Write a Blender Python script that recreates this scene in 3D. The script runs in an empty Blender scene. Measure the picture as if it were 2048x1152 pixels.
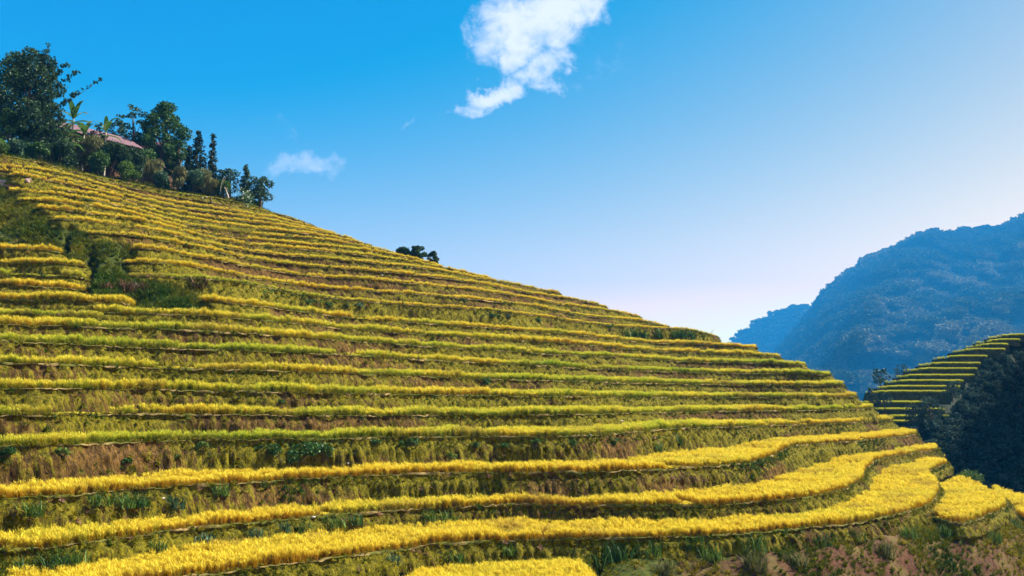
import bpy, math, random
import numpy as np
from mathutils import Vector

random.seed(7)
RNG = np.random.default_rng(7)
SC = bpy.context.scene
COL = SC.collection

# ---------------------------------------------------------------- camera
FPX = 2048 * 35.0 / 36.0            # focal length in photograph pixels
PITCH = math.atan((807 - 576) / FPX)
cam_data = bpy.data.cameras.new('camera')
cam_data.lens = 35.0; cam_data.sensor_width = 36.0
cam_data.clip_start = 0.5; cam_data.clip_end = 40000
cam = bpy.data.objects.new('camera', cam_data); COL.objects.link(cam)
cam.location = (0, 0, 0)
cam.rotation_euler = (math.radians(90) + PITCH, 0, 0)
SC.camera = cam
CP, SP = math.cos(PITCH), math.sin(PITCH)

def ray(px, py):
    """photo pixel -> (x, z) slope per metre of depth along +Y"""
    px = np.asarray(px, float); py = np.asarray(py, float)
    u = (px - 1024) / FPX; v = (576 - py) / FPX
    y = CP - SP * v
    return u / y, (SP + CP * v) / y

def at(px, py, D):
    a, b = ray(px, py)
    return np.array([a * D, D, b * D]) if np.ndim(a) == 0 else np.stack([a * D, np.broadcast_to(D, a.shape), b * D], -1)

# ---------------------------------------------------------------- light
SUN_AZ = math.radians(71)           # clockwise from +Y (straight ahead): to the right and a little ahead
SUN_EL = math.radians(46)
SUNV = Vector((math.sin(SUN_AZ) * math.cos(SUN_EL), math.cos(SUN_AZ) * math.cos(SUN_EL), math.sin(SUN_EL)))
sl = bpy.data.lights.new('sun', 'SUN'); sl.energy = 5.0; sl.angle = math.radians(0.5); sl.color = (1.0, 0.955, 0.86)
sun = bpy.data.objects.new('sun', sl); COL.objects.link(sun)
sun.rotation_euler = SUNV.to_track_quat('Z', 'Y').to_euler()
sun.location = (200, -60, 200)

SC.view_settings.view_transform = 'Standard'; SC.view_settings.look = 'None'
SC.view_settings.gamma = 1.0; SC.view_settings.exposure = 1.55
SC.view_settings.use_curve_mapping = False
SC.render.engine = 'CYCLES'
SC.cycles.use_denoising = True
SC.cycles.max_bounces = 5; SC.cycles.diffuse_bounces = 3; SC.cycles.transmission_bounces = 2
SC.cycles.volume_bounces = 0; SC.cycles.transparent_max_bounces = 8
SC.cycles.use_adaptive_sampling = True; SC.cycles.adaptive_threshold = 0.015
SC.cycles.sample_clamp_indirect = 4.0

def world():
    w = bpy.data.worlds.new('World'); SC.world = w; w.use_nodes = True
    nt = w.node_tree; N = nt.nodes; L = nt.links; N.clear()
    out = N.new('ShaderNodeOutputWorld'); bg = N.new('ShaderNodeBackground')
    bg.inputs['Strength'].default_value = 0.0568
    L.new(bg.outputs[0], out.inputs[0])
    sky = N.new('ShaderNodeTexSky'); sky.sky_type = 'NISHITA'; sky.sun_disc = False
    sky.sun_elevation = SUN_EL; sky.sun_rotation = SUN_AZ
    sky.altitude = 1200; sky.air_density = 1.0; sky.dust_density = 1.3; sky.ozone_density = 2.0
    def m(op, a, b=None, c=None):
        n = N.new('ShaderNodeMath'); n.operation = op
        for i, v in enumerate((a, b, c)):
            if v is None: continue
            if isinstance(v, (int, float)): n.inputs[i].default_value = v
            else: L.new(v, n.inputs[i])
        return n.outputs[0]
    # film-like saturation of the whole sky, the same curve everywhere
    sp = N.new('ShaderNodeSeparateColor'); L.new(sky.outputs[0], sp.inputs[0])
    r = m('MINIMUM', m('MULTIPLY', m('POWER', m('MAXIMUM', m('SUBTRACT', sp.outputs[0], SKY_R[0]), 0.0), 1.4), SKY_R[1]), 13.0)
    g = m('MINIMUM', m('ADD', m('MULTIPLY', m('POWER', m('MAXIMUM', m('SUBTRACT', sp.outputs[1], SKY_G[0]), 0.0), 1.5), SKY_G[1]), SKY_G[2]), 13.0)
    b = m('MINIMUM', m('ADD', m('MULTIPLY', m('SUBTRACT', sp.outputs[2], SKY_B[0]), SKY_B[1]), SKY_B[2]), 7.0)
    cb = N.new('ShaderNodeCombineColor')
    for i, v in enumerate((r, g, b)): L.new(v, cb.inputs[i])
    # clouds, laid out by direction in the sky dome
    tc = N.new('ShaderNodeTexCoord')
    sx = N.new('ShaderNodeSeparateXYZ'); L.new(tc.outputs['Generated'], sx.inputs[0])
    yy = m('MAXIMUM', sx.outputs[1], 0.02)
    u = m('DIVIDE', sx.outputs[0], yy); v = m('DIVIDE', sx.outputs[2], yy)
    cv = N.new('ShaderNodeCombineXYZ'); L.new(u, cv.inputs[0]); L.new(v, cv.inputs[1])
    def noise(scale, detail, rough, off=0.0, dist=0.0):
        mp = N.new('ShaderNodeVectorMath'); mp.operation = 'ADD'; L.new(cv.outputs[0], mp.inputs[0]); mp.inputs[1].default_value = (off, off * .7, off)
        n = N.new('ShaderNodeTexNoise'); L.new(mp.outputs[0], n.inputs['Vector'])
        n.inputs['Scale'].default_value = scale; n.inputs['Detail'].default_value = detail
        n.inputs['Roughness'].default_value = rough; n.inputs['Distortion'].default_value = dist
        return n.outputs['Fac']
    wu = m('ADD', u, m('MULTIPLY', m('SUBTRACT', noise(18, 5, .6, 3.1), .5), .085))
    wv = m('ADD', v, m('MULTIPLY', m('SUBTRACT', noise(18, 5, .6, 8.7), .5), .085))
    def blobs(lst):
        tot = None
        for px, py, rx, ry, rot, amp in lst:
            a, bb = ray(px, py); ca, sa = math.cos(math.radians(rot)), math.sin(math.radians(rot))
            du = m('SUBTRACT', wu, float(a)); dv = m('SUBTRACT', wv, float(bb))
            e1 = m('DIVIDE', m('ADD', m('MULTIPLY', du, ca), m('MULTIPLY', dv, sa)), rx / FPX)
            e2 = m('DIVIDE', m('SUBTRACT', m('MULTIPLY', dv, ca), m('MULTIPLY', du, sa)), ry / FPX)
            d = m('MULTIPLY', m('SUBTRACT', 1.0, m('ADD', m('MULTIPLY', e1, e1), m('MULTIPLY', e2, e2))), amp)
            tot = d if tot is None else m('MAXIMUM', tot, d)
        return m('MAXIMUM', tot, -1.0)
    main = blobs([(1050, 58, 112, 84, 10, 1.0), (1110, 15, 145, 72, 25, 1.0), (1200, -45, 150, 60, 30, 1.0), (1035, 112, 62, 40, 60, .9),
                  (1105, 128, 60, 26, 25, .7), (1060, 158, 84, 26, 22, .75), (985, 193, 78, 28, 14, .95), (1090, 175, 40, 16, 0, .35)])
    thin = blobs([(597, 328, 76, 34, 8, .9), (560, 255, 60, 26, -35, .12), (822, 243, 26, 9, 20, .42), (895, 228, 22, 9, 10, .35), (575, 285, 18, 10, 0, .35), (1110, 90, 150, 120, 20, .3)])
    fine = noise(36, 9, .66, 1.7, .5)
    d1 = m('ADD', main, m('MULTIPLY', m('SUBTRACT', fine, .56), 2.1))
    d2 = m('ADD', thin, m('MULTIPLY', m('SUBTRACT', noise(30, 8, .65, 5.2, .8), .56), 1.7))
    def smooth(x, lo, hi):
        n = N.new('ShaderNodeMapRange'); n.interpolation_type = 'SMOOTHSTEP'; n.clamp = True
        L.new(x, n.inputs[0]); n.inputs[1].default_value = lo; n.inputs[2].default_value = hi
        return n.outputs[0]
    a1 = m('MULTIPLY', smooth(d1, -.42, 1.0), .96); a2 = m('MULTIPLY', smooth(d2, .0, 1.1), .56)
    alpha = m('MAXIMUM', a1, a2)
    mix = N.new('ShaderNodeMix'); mix.data_type = 'RGBA'
    L.new(alpha, mix.inputs[0]); L.new(cb.outputs[0], mix.inputs[6])
    mix.inputs[7].default_value = (6.9, 6.75, 7.5, 1)
    L.new(mix.outputs[2], bg.inputs['Color'])
SKY_R = (1.50, 3.8)
SKY_G = (1.95, 1.02, 1.66)
SKY_B = (3.5, 0.02, 4.1)
world()

# ---------------------------------------------------------------- helpers
def tag(o, label=None, cat=None, group=None, kind=None):
    if label: o['label'] = label
    if cat: o['category'] = cat
    if group: o['group'] = group
    if kind: o['kind'] = kind
    return o

def empty(name, loc, label=None, cat=None, group=None):
    o = bpy.data.objects.new(name, None); COL.objects.link(o)
    o.location = [float(c) for c in loc]; o.empty_display_size = .5
    return tag(o, label, cat, group)

def mesh_obj(name, verts, faces, mat=None, parent=None, attrs=None, smooth=False, link=True, data_name=None):
    me = bpy.data.meshes.new(data_name or name)
    verts = np.asarray(verts, np.float32).reshape(-1, 3)
    if isinstance(faces, np.ndarray) and faces.ndim == 2 and len(faces):
        n = faces.shape[1]; nf = len(faces)
        me.vertices.add(len(verts)); me.vertices.foreach_set('co', verts.ravel())
        me.loops.add(nf * n); me.loops.foreach_set('vertex_index', faces.astype(np.int32).ravel())
        me.polygons.add(nf); me.polygons.foreach_set('loop_start', np.arange(0, nf * n, n, dtype=np.int32))
        me.update(calc_edges=True)
    else:
        me.from_pydata([tuple(map(float, v)) for v in verts], [], [tuple(map(int, f)) for f in faces])
    if smooth: me.polygons.foreach_set('use_smooth', np.ones(len(me.polygons), bool))
    for k, a in (attrs or {}).items():
        a = np.asarray(a, np.float32)
        if a.ndim == 1:
            at_ = me.attributes.new(k, 'FLOAT', 'POINT'); at_.data.foreach_set('value', a)
        else:
            at_ = me.attributes.new(k, 'FLOAT_VECTOR', 'POINT'); at_.data.foreach_set('vector', a.ravel())
    if mat: me.materials.append(mat)
    o = bpy.data.objects.new(name, me)
    if link: COL.objects.link(o)
    if parent is not None: o.parent = parent
    return o

def _hash(ix, iy, iz, seed):
    h = (ix * 374761393 + iy * 668265263 + iz * 2147483647 + seed * 974634777) & 0xFFFFFFFF
    h = ((h ^ (h >> 13)) * 1274126177) & 0xFFFFFFFF
    h = h ^ (h >> 16)
    return (h & 0xFFFFFF) / float(0xFFFFFF)

def vnoise(x, y, z=None, seed=0):
    x = np.asarray(x, float); y = np.asarray(y, float); z = np.zeros_like(x) if z is None else np.asarray(z, float)
    x, y, z = np.broadcast_arrays(x, y, z)
    ix, iy, iz = (np.floor(a).astype(np.int64) for a in (x, y, z))
    fx, fy, fz = x - ix, y - iy, z - iz
    sx, sy, sz = (f * f * (3 - 2 * f) for f in (fx, fy, fz))
    r = 0
    for dx in (0, 1):
        for dy in (0, 1):
            for dz in (0, 1):
                w = (sx if dx else 1 - sx) * (sy if dy else 1 - sy) * (sz if dz else 1 - sz)
                r = r + w * _hash(ix + dx, iy + dy, iz + dz, seed)
    return r

def fbm(x, y, z=None, oct=4, seed=0, gain=.5):
    t = 0; a = 1; n = 0
    for o in range(oct):
        f = 2 ** o
        t = t + a * vnoise(np.asarray(x) * f, np.asarray(y) * f, None if z is None else np.asarray(z) * f, seed + o * 17)
        n += a; a *= gain
    return t / n

def gsmooth(a, s):
    a = np.asarray(a, float)
    if s <= 0 or len(a) < 4: return a
    r = min(int(3 * s), len(a) - 1); k = np.exp(-.5 * (np.arange(-r, r + 1) / s) ** 2); k /= k.sum()
    p = np.concatenate([2 * a[0] - a[r:0:-1], a, 2 * a[-1] - a[-2:-r - 2:-1]])
    return np.convolve(p, k, 'valid')

def in_poly(x, y, poly):
    poly = np.asarray(poly, float); inside = np.zeros(np.shape(x), bool)
    x1, y1 = poly[:, 0], poly[:, 1]; x2, y2 = np.roll(x1, -1), np.roll(y1, -1)
    for a, b, c, d in zip(x1, y1, x2, y2):
        if b == d: continue
        inside ^= ((b > y) != (d > y)) & (x < (c - a) * (y - b) / (d - b) + a)
    return inside

# ---------------------------------------------------------------- materials
def new_mat(name):
    m = bpy.data.materials.new(name); m.use_nodes = True
    nt = m.node_tree; nt.nodes.clear()
    out = nt.nodes.new('ShaderNodeOutputMaterial')
    return m, nt, out

class NB:
    def __init__(s, nt): s.nt = nt; s.N = nt.nodes; s.L = nt.links
    def math(s, op, a, b=None):
        n = s.N.new('ShaderNodeMath'); n.operation = op
        for i, v in enumerate((a, b)):
            if v is None: continue
            if isinstance(v, (int, float)): n.inputs[i].default_value = v
            else: s.L.new(v, n.inputs[i])
        return n.outputs[0]
    def mix(s, f, a, b, mode='MIX'):
        n = s.N.new('ShaderNodeMix'); n.data_type = 'RGBA'; n.blend_type = mode
        for i, v in ((0, f), (6, a), (7, b)):
            if isinstance(v, (int, float)): n.inputs[i].default_value = v
            elif isinstance(v, tuple): n.inputs[i].default_value = (*v, 1)
            else: s.L.new(v, n.inputs[i])
        return n.outputs[2]
    def attr(s, name, typ='GEOMETRY'):
        n = s.N.new('ShaderNodeAttribute'); n.attribute_name = name; n.attribute_type = typ
        return n.outputs['Fac']
    def pos(s, scale=(1, 1, 1)):
        g = s.N.new('ShaderNodeNewGeometry'); v = s.N.new('ShaderNodeVectorMath'); v.operation = 'MULTIPLY'
        s.L.new(g.outputs['Position'], v.inputs[0]); v.inputs[1].default_value = scale
        return v.outputs[0]
    def noise(s, vec, scale, detail=4, rough=.55, dist=0.0):
        n = s.N.new('ShaderNodeTexNoise'); s.L.new(vec, n.inputs['Vector'])
        n.inputs['Scale'].default_value = scale; n.inputs['Detail'].default_value = detail
        n.inputs['Roughness'].default_value = rough; n.inputs['Distortion'].default_value = dist
        return n.outputs['Fac']
    def rng(s, x, lo, hi, a=0.0, b=1.0):
        n = s.N.new('ShaderNodeMapRange'); n.interpolation_type = 'SMOOTHSTEP'; s.L.new(x, n.inputs[0])
        for i, v in zip((1, 2, 3, 4), (lo, hi, a, b)): n.inputs[i].default_value = v
        return n.outputs[0]
    def leaf(s, out, col, trans=.3, rough=.6, spec=.25, tcol=None):
        p = s.N.new('ShaderNodeBsdfPrincipled'); s.L.new(col, p.inputs['Base Color'])
        p.inputs['Roughness'].default_value = rough; p.inputs['Specular IOR Level'].default_value = spec
        t = s.N.new('ShaderNodeBsdfTranslucent'); s.L.new(tcol if tcol is not None else col, t.inputs['Color'])
        mx = s.N.new('ShaderNodeMixShader'); mx.inputs[0].default_value = trans
        s.L.new(p.outputs[0], mx.inputs[1]); s.L.new(t.outputs[0], mx.inputs[2]); s.L.new(mx.outputs[0], out.inputs[0])
    def surf(s, out, col, rough=.9, spec=.1, bump=None, bstr=.5, bdist=.1):
        p = s.N.new('ShaderNodeBsdfPrincipled'); s.L.new(col, p.inputs['Base Color'])
        p.inputs['Roughness'].default_value = rough; p.inputs['Specular IOR Level'].default_value = spec
        if bump is not None:
            b = s.N.new('ShaderNodeBump'); b.inputs['Strength'].default_value = bstr; b.inputs['Distance'].default_value = bdist
            s.L.new(bump, b.inputs['Height']); s.L.new(b.outputs[0], p.inputs['Normal'])
        s.L.new(p.outputs[0], out.inputs[0])

def mat_rice():
    m, nt, out = new_mat('rice'); b = NB(nt)
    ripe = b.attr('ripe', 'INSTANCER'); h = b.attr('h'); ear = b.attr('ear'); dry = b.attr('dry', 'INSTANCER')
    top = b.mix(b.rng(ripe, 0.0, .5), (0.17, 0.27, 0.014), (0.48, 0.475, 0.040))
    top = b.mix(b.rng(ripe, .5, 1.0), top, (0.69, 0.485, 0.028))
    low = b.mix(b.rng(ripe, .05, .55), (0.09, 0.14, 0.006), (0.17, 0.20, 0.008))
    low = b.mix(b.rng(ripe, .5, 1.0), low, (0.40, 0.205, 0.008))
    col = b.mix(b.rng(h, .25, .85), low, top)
    earc = b.mix(b.rng(ripe, .2, .8), (0.44, 0.49, 0.03), (0.80, 0.64, 0.06))
    col = b.mix(b.math('MULTIPLY', ear, b.rng(ripe, 0.0, .4)), col, earc)
    col = b.mix(dry, col, (0.34, 0.20, 0.055))
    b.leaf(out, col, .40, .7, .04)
    return m

def mat_weed():
    m, nt, out = new_mat('weed_leaf'); b = NB(nt)
    tone = b.attr('ripe', 'INSTANCER'); h = b.attr('h')
    col = b.mix(b.rng(tone, 0.0, .45), (0.030, 0.068, 0.006), (0.118, 0.124, 0.008))
    col = b.mix(b.rng(tone, .4, .8), col, (0.26, 0.205, 0.016))
    col = b.mix(b.rng(tone, .85, 1.0), col, (0.30, 0.17, 0.10))
    b.leaf(out, col, .25, .7, .05)
    return m

def mat_leaf(name, c1, c2, c3=None, scale=.9, trans=.22, spec=.12):
    m, nt, out = new_mat(name); b = NB(nt)
    t = b.attr('tone')
    col = b.mix(t, c1, c2)
    if c3: col = b.mix(b.rng(b.noise(b.pos(), scale, 2), .52, .7), col, c3)
    b.leaf(out, col, trans, .5, spec)
    return m

def mat_flat(name, c, rough=.8, var=.25, scale=3.0, spec=.15):
    m, nt, out = new_mat(name); b = NB(nt)
    n = b.noise(b.pos(), scale, 5)
    lo = tuple(x * (1 - var) for x in c); hi = tuple(min(1, x * (1 + var)) for x in c)
    b.surf(out, b.mix(b.rng(n, .3, .7), lo, hi), rough, spec, n, .4, .05)
    return m

def mat_bank():
    m, nt, out = new_mat('earth_bank'); b = NB(nt)
    moss = b.attr('moss'); s = b.attr('s'); v = b.attr('v')
    cx = nt.nodes.new('ShaderNodeCombineXYZ'); nt.links.new(s, cx.inputs[0]); nt.links.new(b.math('MULTIPLY', v, .35), cx.inputs[1])
    st = b.noise(cx.outputs[0], 3.2, 5, .65)
    fine = b.noise(b.pos((1, 1, .5)), 5.0, 6, .7)
    soil = b.mix(b.rng(b.noise(b.pos(), .25, 3), .35, .65), (0.115, 0.064, 0.014), (0.20, 0.108, 0.030))
    soil = b.mix(b.rng(fine, .38, .62), b.mix(.7, soil, (0.02, 0.012, 0.004)), soil)
    soil = b.mix(b.rng(st, .40, .52), b.mix(.6, soil, (0.022, 0.014, 0.004)), soil)  # both dark mixes put cleft shade, and moist soil, into the colour
    green = b.mix(b.rng(fine, .3, .7), (0.030, 0.032, 0.002), (0.21, 0.172, 0.010))
    f = b.rng(b.math('ADD', moss, b.math('MULTIPLY', b.math('SUBTRACT', st, .5), 1.6)), .32, .60)
    col = b.mix(f, soil, green)
    b.surf(out, col, .95, .08, b.math('ADD', st, fine), 1.0, .2)
    return m

def mat_rim():
    m, nt, out = new_mat('bund_earth'); b = NB(nt)
    n = b.noise(b.pos(), 1.6, 5); g = b.noise(b.pos(), .6, 4)
    col = b.mix(b.rng(n, .40, .62), (0.07, 0.05, 0.015), (0.26, 0.18, 0.07))
    col = b.mix(b.rng(g, .42, .58), col, (0.075, 0.08, 0.012))
    b.surf(out, col, .95, .05, n, .5, .05)
    return m

def mat_hill():
    m, nt, out = new_mat('hillside'); b = NB(nt)
    soil = b.attr('soil'); n = b.noise(b.pos(), .55, 6, .65); f = b.noise(b.pos((1, 1, 1)), 3.0, 5, .65)
    grass = b.mix(b.rng(f, .3, .7), (0.020, 0.030, 0.005), (0.060, 0.070, 0.010))
    grass = b.mix(b.rng(n, .55, .7), grass, (0.15, 0.12, 0.03))
    dirt = b.mix(b.rng(f, .3, .7), (0.045, 0.020, 0.009), (0.105, 0.046, 0.025))
    dirt = b.mix(b.rng(n, .45, .62), dirt, (0.11, 0.075, 0.025))
    col = b.mix(b.rng(b.math('ADD', soil, b.math('MULTIPLY', b.math('SUBTRACT', n, .5), 1.2)), .35, .6), grass, dirt)
    b.surf(out, col, .95, .08, f, .8, .15)
    return m

M_RICE = mat_rice(); M_WEED = mat_weed(); M_BANK = mat_bank(); M_RIM = mat_rim(); M_HILL = mat_hill()
M_SOIL = mat_flat('paddy_soil', (0.13, 0.09, 0.04), .95, .3, 2.0)
M_BARK = mat_flat('bark', (0.12, 0.085, 0.055), .9, .35, 2.0)
M_PALEBARK = mat_flat('pale_bark', (0.42, 0.36, 0.28), .9, .25, 3.0)
M_ROCK = mat_flat('rock', (0.30, 0.20, 0.17), .9, .35, 1.5)
M_PALEROCK = mat_flat('pale_rock', (0.42, 0.36, 0.30), .85, .2, 4.0)
M_LEAF_DARK = mat_leaf('leaf_dark', (0.014, 0.034, 0.014), (0.042, 0.085, 0.026), (0.06, 0.10, 0.03))
M_LEAF_MID = mat_leaf('leaf_mid', (0.024, 0.066, 0.014), (0.062, 0.135, 0.026), (0.09, 0.16, 0.03))
M_LEAF_BLUE = mat_leaf('leaf_bluegreen', (0.028, 0.070, 0.040), (0.07, 0.14, 0.07), (0.12, 0.19, 0.09))
M_LEAF_OLIVE = mat_leaf('leaf_olive', (0.065, 0.075, 0.022), (0.17, 0.17, 0.05), (0.26, 0.22, 0.09))
M_LEAF_FERN = mat_leaf('leaf_fern', (0.05, 0.10, 0.02), (0.11, 0.19, 0.03), (0.16, 0.22, 0.04))
M_LEAF_CONIFER = mat_leaf('leaf_conifer', (0.012, 0.028, 0.014), (0.030, 0.052, 0.022), (0.05, 0.055, 0.025))
M_LEAF_DRY = mat_leaf('leaf_dry', (0.09, 0.045, 0.022), (0.19, 0.095, 0.045), (0.06, 0.04, 0.015))
M_LEAF_BANANA = mat_leaf('leaf_banana', (0.04, 0.10, 0.02), (0.10, 0.20, 0.035), (0.24, 0.23, 0.08), .6, .35)
M_FLOWER = mat_flat('blossom', (0.70, 0.72, 0.58), .7, .1, 6)
M_ROOF = mat_flat('roof_sheet', (0.15, 0.085, 0.095), .75, .25, 1.2)
M_WALL = mat_flat('timber_wall', (0.13, 0.065, 0.035), .85, .3, 2.5)
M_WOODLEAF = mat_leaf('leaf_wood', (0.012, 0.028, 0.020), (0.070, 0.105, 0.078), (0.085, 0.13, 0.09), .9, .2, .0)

# ---------------------------------------------------------------- instancing for what nobody could count
TUFTS = {}
def instancer_group(coll):
    ng = bpy.data.node_groups.new('scatter_' + coll.name, 'GeometryNodeTree')
    ng.interface.new_socket('Geometry', in_out='INPUT', socket_type='NodeSocketGeometry')
    ng.interface.new_socket('Geometry', in_out='OUTPUT', socket_type='NodeSocketGeometry')
    N = ng.nodes; L = ng.links
    i = N.new('NodeGroupInput'); o = N.new('NodeGroupOutput')
    ci = N.new('GeometryNodeCollectionInfo'); ci.inputs['Collection'].default_value = coll
    ci.inputs['Separate Children'].default_value = True; ci.inputs['Reset Children'].default_value = True
    ip = N.new('GeometryNodeInstanceOnPoints'); ip.inputs['Pick Instance'].default_value = True
    def na(name, typ):
        n = N.new('GeometryNodeInputNamedAttribute'); n.data_type = typ; n.inputs['Name'].default_value = name
        return n.outputs['Attribute']
    L.new(i.outputs[0], ip.inputs['Points']); L.new(ci.outputs[0], ip.inputs['Instance'])
    L.new(na('variant', 'INT'), ip.inputs['Instance Index'])
    L.new(na('rot', 'FLOAT_VECTOR'), ip.inputs['Rotation']); L.new(na('scl', 'FLOAT_VECTOR'), ip.inputs['Scale'])
    L.new(ip.outputs[0], o.inputs[0])
    return ng

def scatter(name, pts, rot, scl, variant, ripe, kind_coll, parent=None, dry=None):
    me = bpy.data.meshes.new(name)
    pts = np.asarray(pts, np.float32); n = len(pts)
    me.vertices.add(n); me.vertices.foreach_set('co', pts.ravel())
    def va(k, a):
        x = me.attributes.new(k, 'FLOAT_VECTOR', 'POINT'); x.data.foreach_set('vector', np.asarray(a, np.float32).ravel())
    def fa(k, a):
        x = me.attributes.new(k, 'FLOAT', 'POINT'); x.data.foreach_set('value', np.asarray(a, np.float32).ravel())
    va('rot', rot); va('scl', scl); fa('ripe', ripe); fa('dry', np.zeros(n) if dry is None else dry)
    x = me.attributes.new('variant', 'INT', 'POINT'); x.data.foreach_set('value', np.asarray(variant, np.int32))
    o = bpy.data.objects.new(name, me); COL.objects.link(o)
    if parent is not None: o.parent = parent
    md = o.modifiers.new('scatter', 'NODES'); md.node_group = TUFTS[kind_coll][0]
    o['kind'] = 'stuff'
    return o

def blade(base, yaw, lean, length, width, segs=3, droop=.6, twist=0.0):
    """one bent tapering blade: returns verts, quad faces, height fractions"""
    d = np.array([math.cos(yaw), math.sin(yaw), 0.0]); side = np.array([-math.sin(yaw + twist), math.cos(yaw + twist), 0.0])
    V = []; H = []; p = np.array(base, float); a = lean
    for k in range(segs + 1):
        t = k / segs; w = width * (1 - t * t * .85) * .5
        V += [p - side * w, p + side * w]; H += [t, t]
        a2 = a + droop * t * t
        p = p + (d * math.sin(a2) + np.array([0, 0, 1.0]) * math.cos(a2)) * length / segs
    F = [[2 * k, 2 * k + 1, 2 * k + 3, 2 * k + 2] for k in range(segs)]
    return V, F, H

def make_tuft(name, mat, blades, coll):
    V, F, H, E = [], [], [], []
    for (v, f, h, e) in blades:
        o = len(V); V += v; F += [[i + o for i in q] for q in f]; H += h; E += [e] * len(v)
    zmax = max(v[2] for v in V)
    ob = mesh_obj(name, V, np.array(F), mat, None, {'h': np.array([v[2] / zmax for v in V]), 'ear': E}, link=False)
    coll.objects.link(ob)
    return ob

def build_tufts():
    R = random.Random(3)
    c = bpy.data.collections.new('rice_tufts')
    for k in range(5):                                        # unit height tufts
        bl = []
        for j in range(24):
            a = R.uniform(0, 6.283); r = R.uniform(0, .17)
            v, f, h = blade((r * math.cos(a), r * math.sin(a), 0), R.uniform(0, 6.283), R.uniform(.02, .30), R.uniform(.55, 1.08), R.uniform(.024, .038), 3, R.uniform(.3, 1.1), R.uniform(-1, 1))
            bl.append((v, f, h, 0.0))
        for j in range(11):                                   # drooping ears
            a = R.uniform(0, 6.283); r = R.uniform(.02, .2)
            v, f, h = blade((r * math.cos(a), r * math.sin(a), .62 + R.uniform(-.06, .12)), R.uniform(0, 6.283), R.uniform(.2, .6), R.uniform(.22, .36), R.uniform(.036, .058), 3, R.uniform(1.2, 2.2))
            bl.append((v, f, h, 1.0))
        make_tuft('rice_tuft', M_RICE, bl, c)
    TUFTS['rice'] = (instancer_group(c), c)
    c = bpy.data.collections.new('weed_tufts')
    for k in range(5):
        bl = []
        n = 13
        for j in range(n):
            a = R.uniform(0, 6.283); r = R.uniform(0, .16)
            v, f, h = blade((r * math.cos(a), r * math.sin(a), 0), R.uniform(0, 6.283), R.uniform(.1, .75), R.uniform(.5, 1.0), R.uniform(.05, .085) if k < 3 else R.uniform(.13, .2), 3, R.uniform(.8, 1.9), R.uniform(-1, 1))
            bl.append((v, f, h, 0.0))
        make_tuft('weed_tuft', M_WEED, bl, c)
    TUFTS['weed'] = (instancer_group(c), c)
build_tufts()

# ---------------------------------------------------------------- the terraces, read off the photograph
# name: (reference px, reference depth), lip polyline, rice height, ripeness, mossiness, silhouette at right end?
S = 6.4
def cA(*p): return [(x / S, 280 + y / S) for x, y in p]
def cC(*p): return [(300 + x / S, 340 + y / S) for x, y in p]
def cD(*p): return [(300 + x / S, 480 + y / S) for x, y in p]
def cE(*p): return [(600 + x / S, 420 + y / S) for x, y in p]
def cF(*p): return [(900 + x / S, 500 + y / S) for x, y in p]
def cG(*p): return [(1180 + x / S, 580 + y / S) for x, y in p]
def cH(*p): return [(1480 + x / S, 660 + y / S) for x, y in p]

LV = {}
def lv(name, ref, pts, rh=.5, ripe=.85, moss=.45, sil=True, lsq=True, z=None, back=None, gsm=8, **kw):
    LV[name] = dict(ref=ref, pts=pts, rh=rh, ripe=ripe, moss=moss, sil=sil, lsq=lsq, z=z, back=back, gsm=gsm, **kw)

lv('T', (450, 139), [(172, 349), (230, 361)] + cC((0, 232), (500, 318), (1000, 382), (1300, 442)) + [(535, 421)], .28, .30, .75)
lv('a', (450, 133), [(-80, 300), (0, 309), (20, 313.6), (55, 318), (81, 325), (125, 336), (156, 345.6), (180, 355), (211, 364), (250, 373), (281, 380)] +
   cC((0, 285), (250, 335), (600, 385), (850, 425), (1000, 440), (1300, 490), (1600, 555), (1850, 610), (2048, 690)), .33, .62, .35, stubble=True)
lv('b', (450, 129), [(-80, 330), (16, 332.5)] + cA((350, 350), (600, 385), (800, 430), (1000, 485), (1100, 520), (1480, 630)) + cC((0, 350), (300, 410), (700, 470), (1050, 520), (1300, 570), (1480, 595)) + [(580, 443), (640, 459)], .5, .95, .5)
lv('c', (450, 125), [(-80, 338), (0, 341)] + cA((250, 405), (430, 430), (700, 480), (850, 510)) + [(200, 377), (250, 391)] + cC((0, 408), (150, 440), (450, 500), (700, 530), (1000, 575), (1300, 615), (1500, 640)) + [(590, 451), (655, 464.5)], .5, .95, .5)
lv('d', (450, 121.5), [(40, 351)] + cA((480, 490), (700, 530), (900, 570), (1050, 600), (1200, 635), (1600, 740)) + cC((0, 475), (200, 520), (500, 570), (800, 610), (1100, 655), (1400, 680), (1700, 715), (2048, 780)) + [(661, 467), (690, 474)], .5, .95, .5)
lv('e', (450, 118), cA((770, 635), (1000, 665), (1250, 715), (1400, 750), (1600, 795)) + cC((0, 530), (150, 560), (400, 615), (700, 660), (1000, 705), (1300, 740), (1600, 770), (2048, 825)) + [(650, 471.5), (690, 479), (728, 488)], .5, .95, .5)
lv('f', (450, 114.7), cA((230, 648), (400, 665), (700, 690), (900, 730), (1100, 750), (1300, 785), (1500, 830)) + [(270, 420), (310, 432)] + cC((400, 690), (700, 735), (1000, 775), (1300, 815), (1600, 840), (2048, 880)) + cE((250, 385), (500, 410), (590, 425)) + [(730, 493.5), (775, 503)], .5, .95, .5)
lv('g', (700, 119.5), cA((340, 765), (700, 790), (1000, 825), (1300, 865), (1500, 905), (1700, 950), (1900, 990)) + [(330, 445)] + cC((400, 740), (600, 790), (900, 840), (1200, 880), (1500, 900), (1800, 930)) + cE((0, 430), (200, 455), (500, 475), (800, 515), (1000, 540), (1150, 565)) + [(820, 517), (868, 528)], .5, .95, .5)
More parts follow.
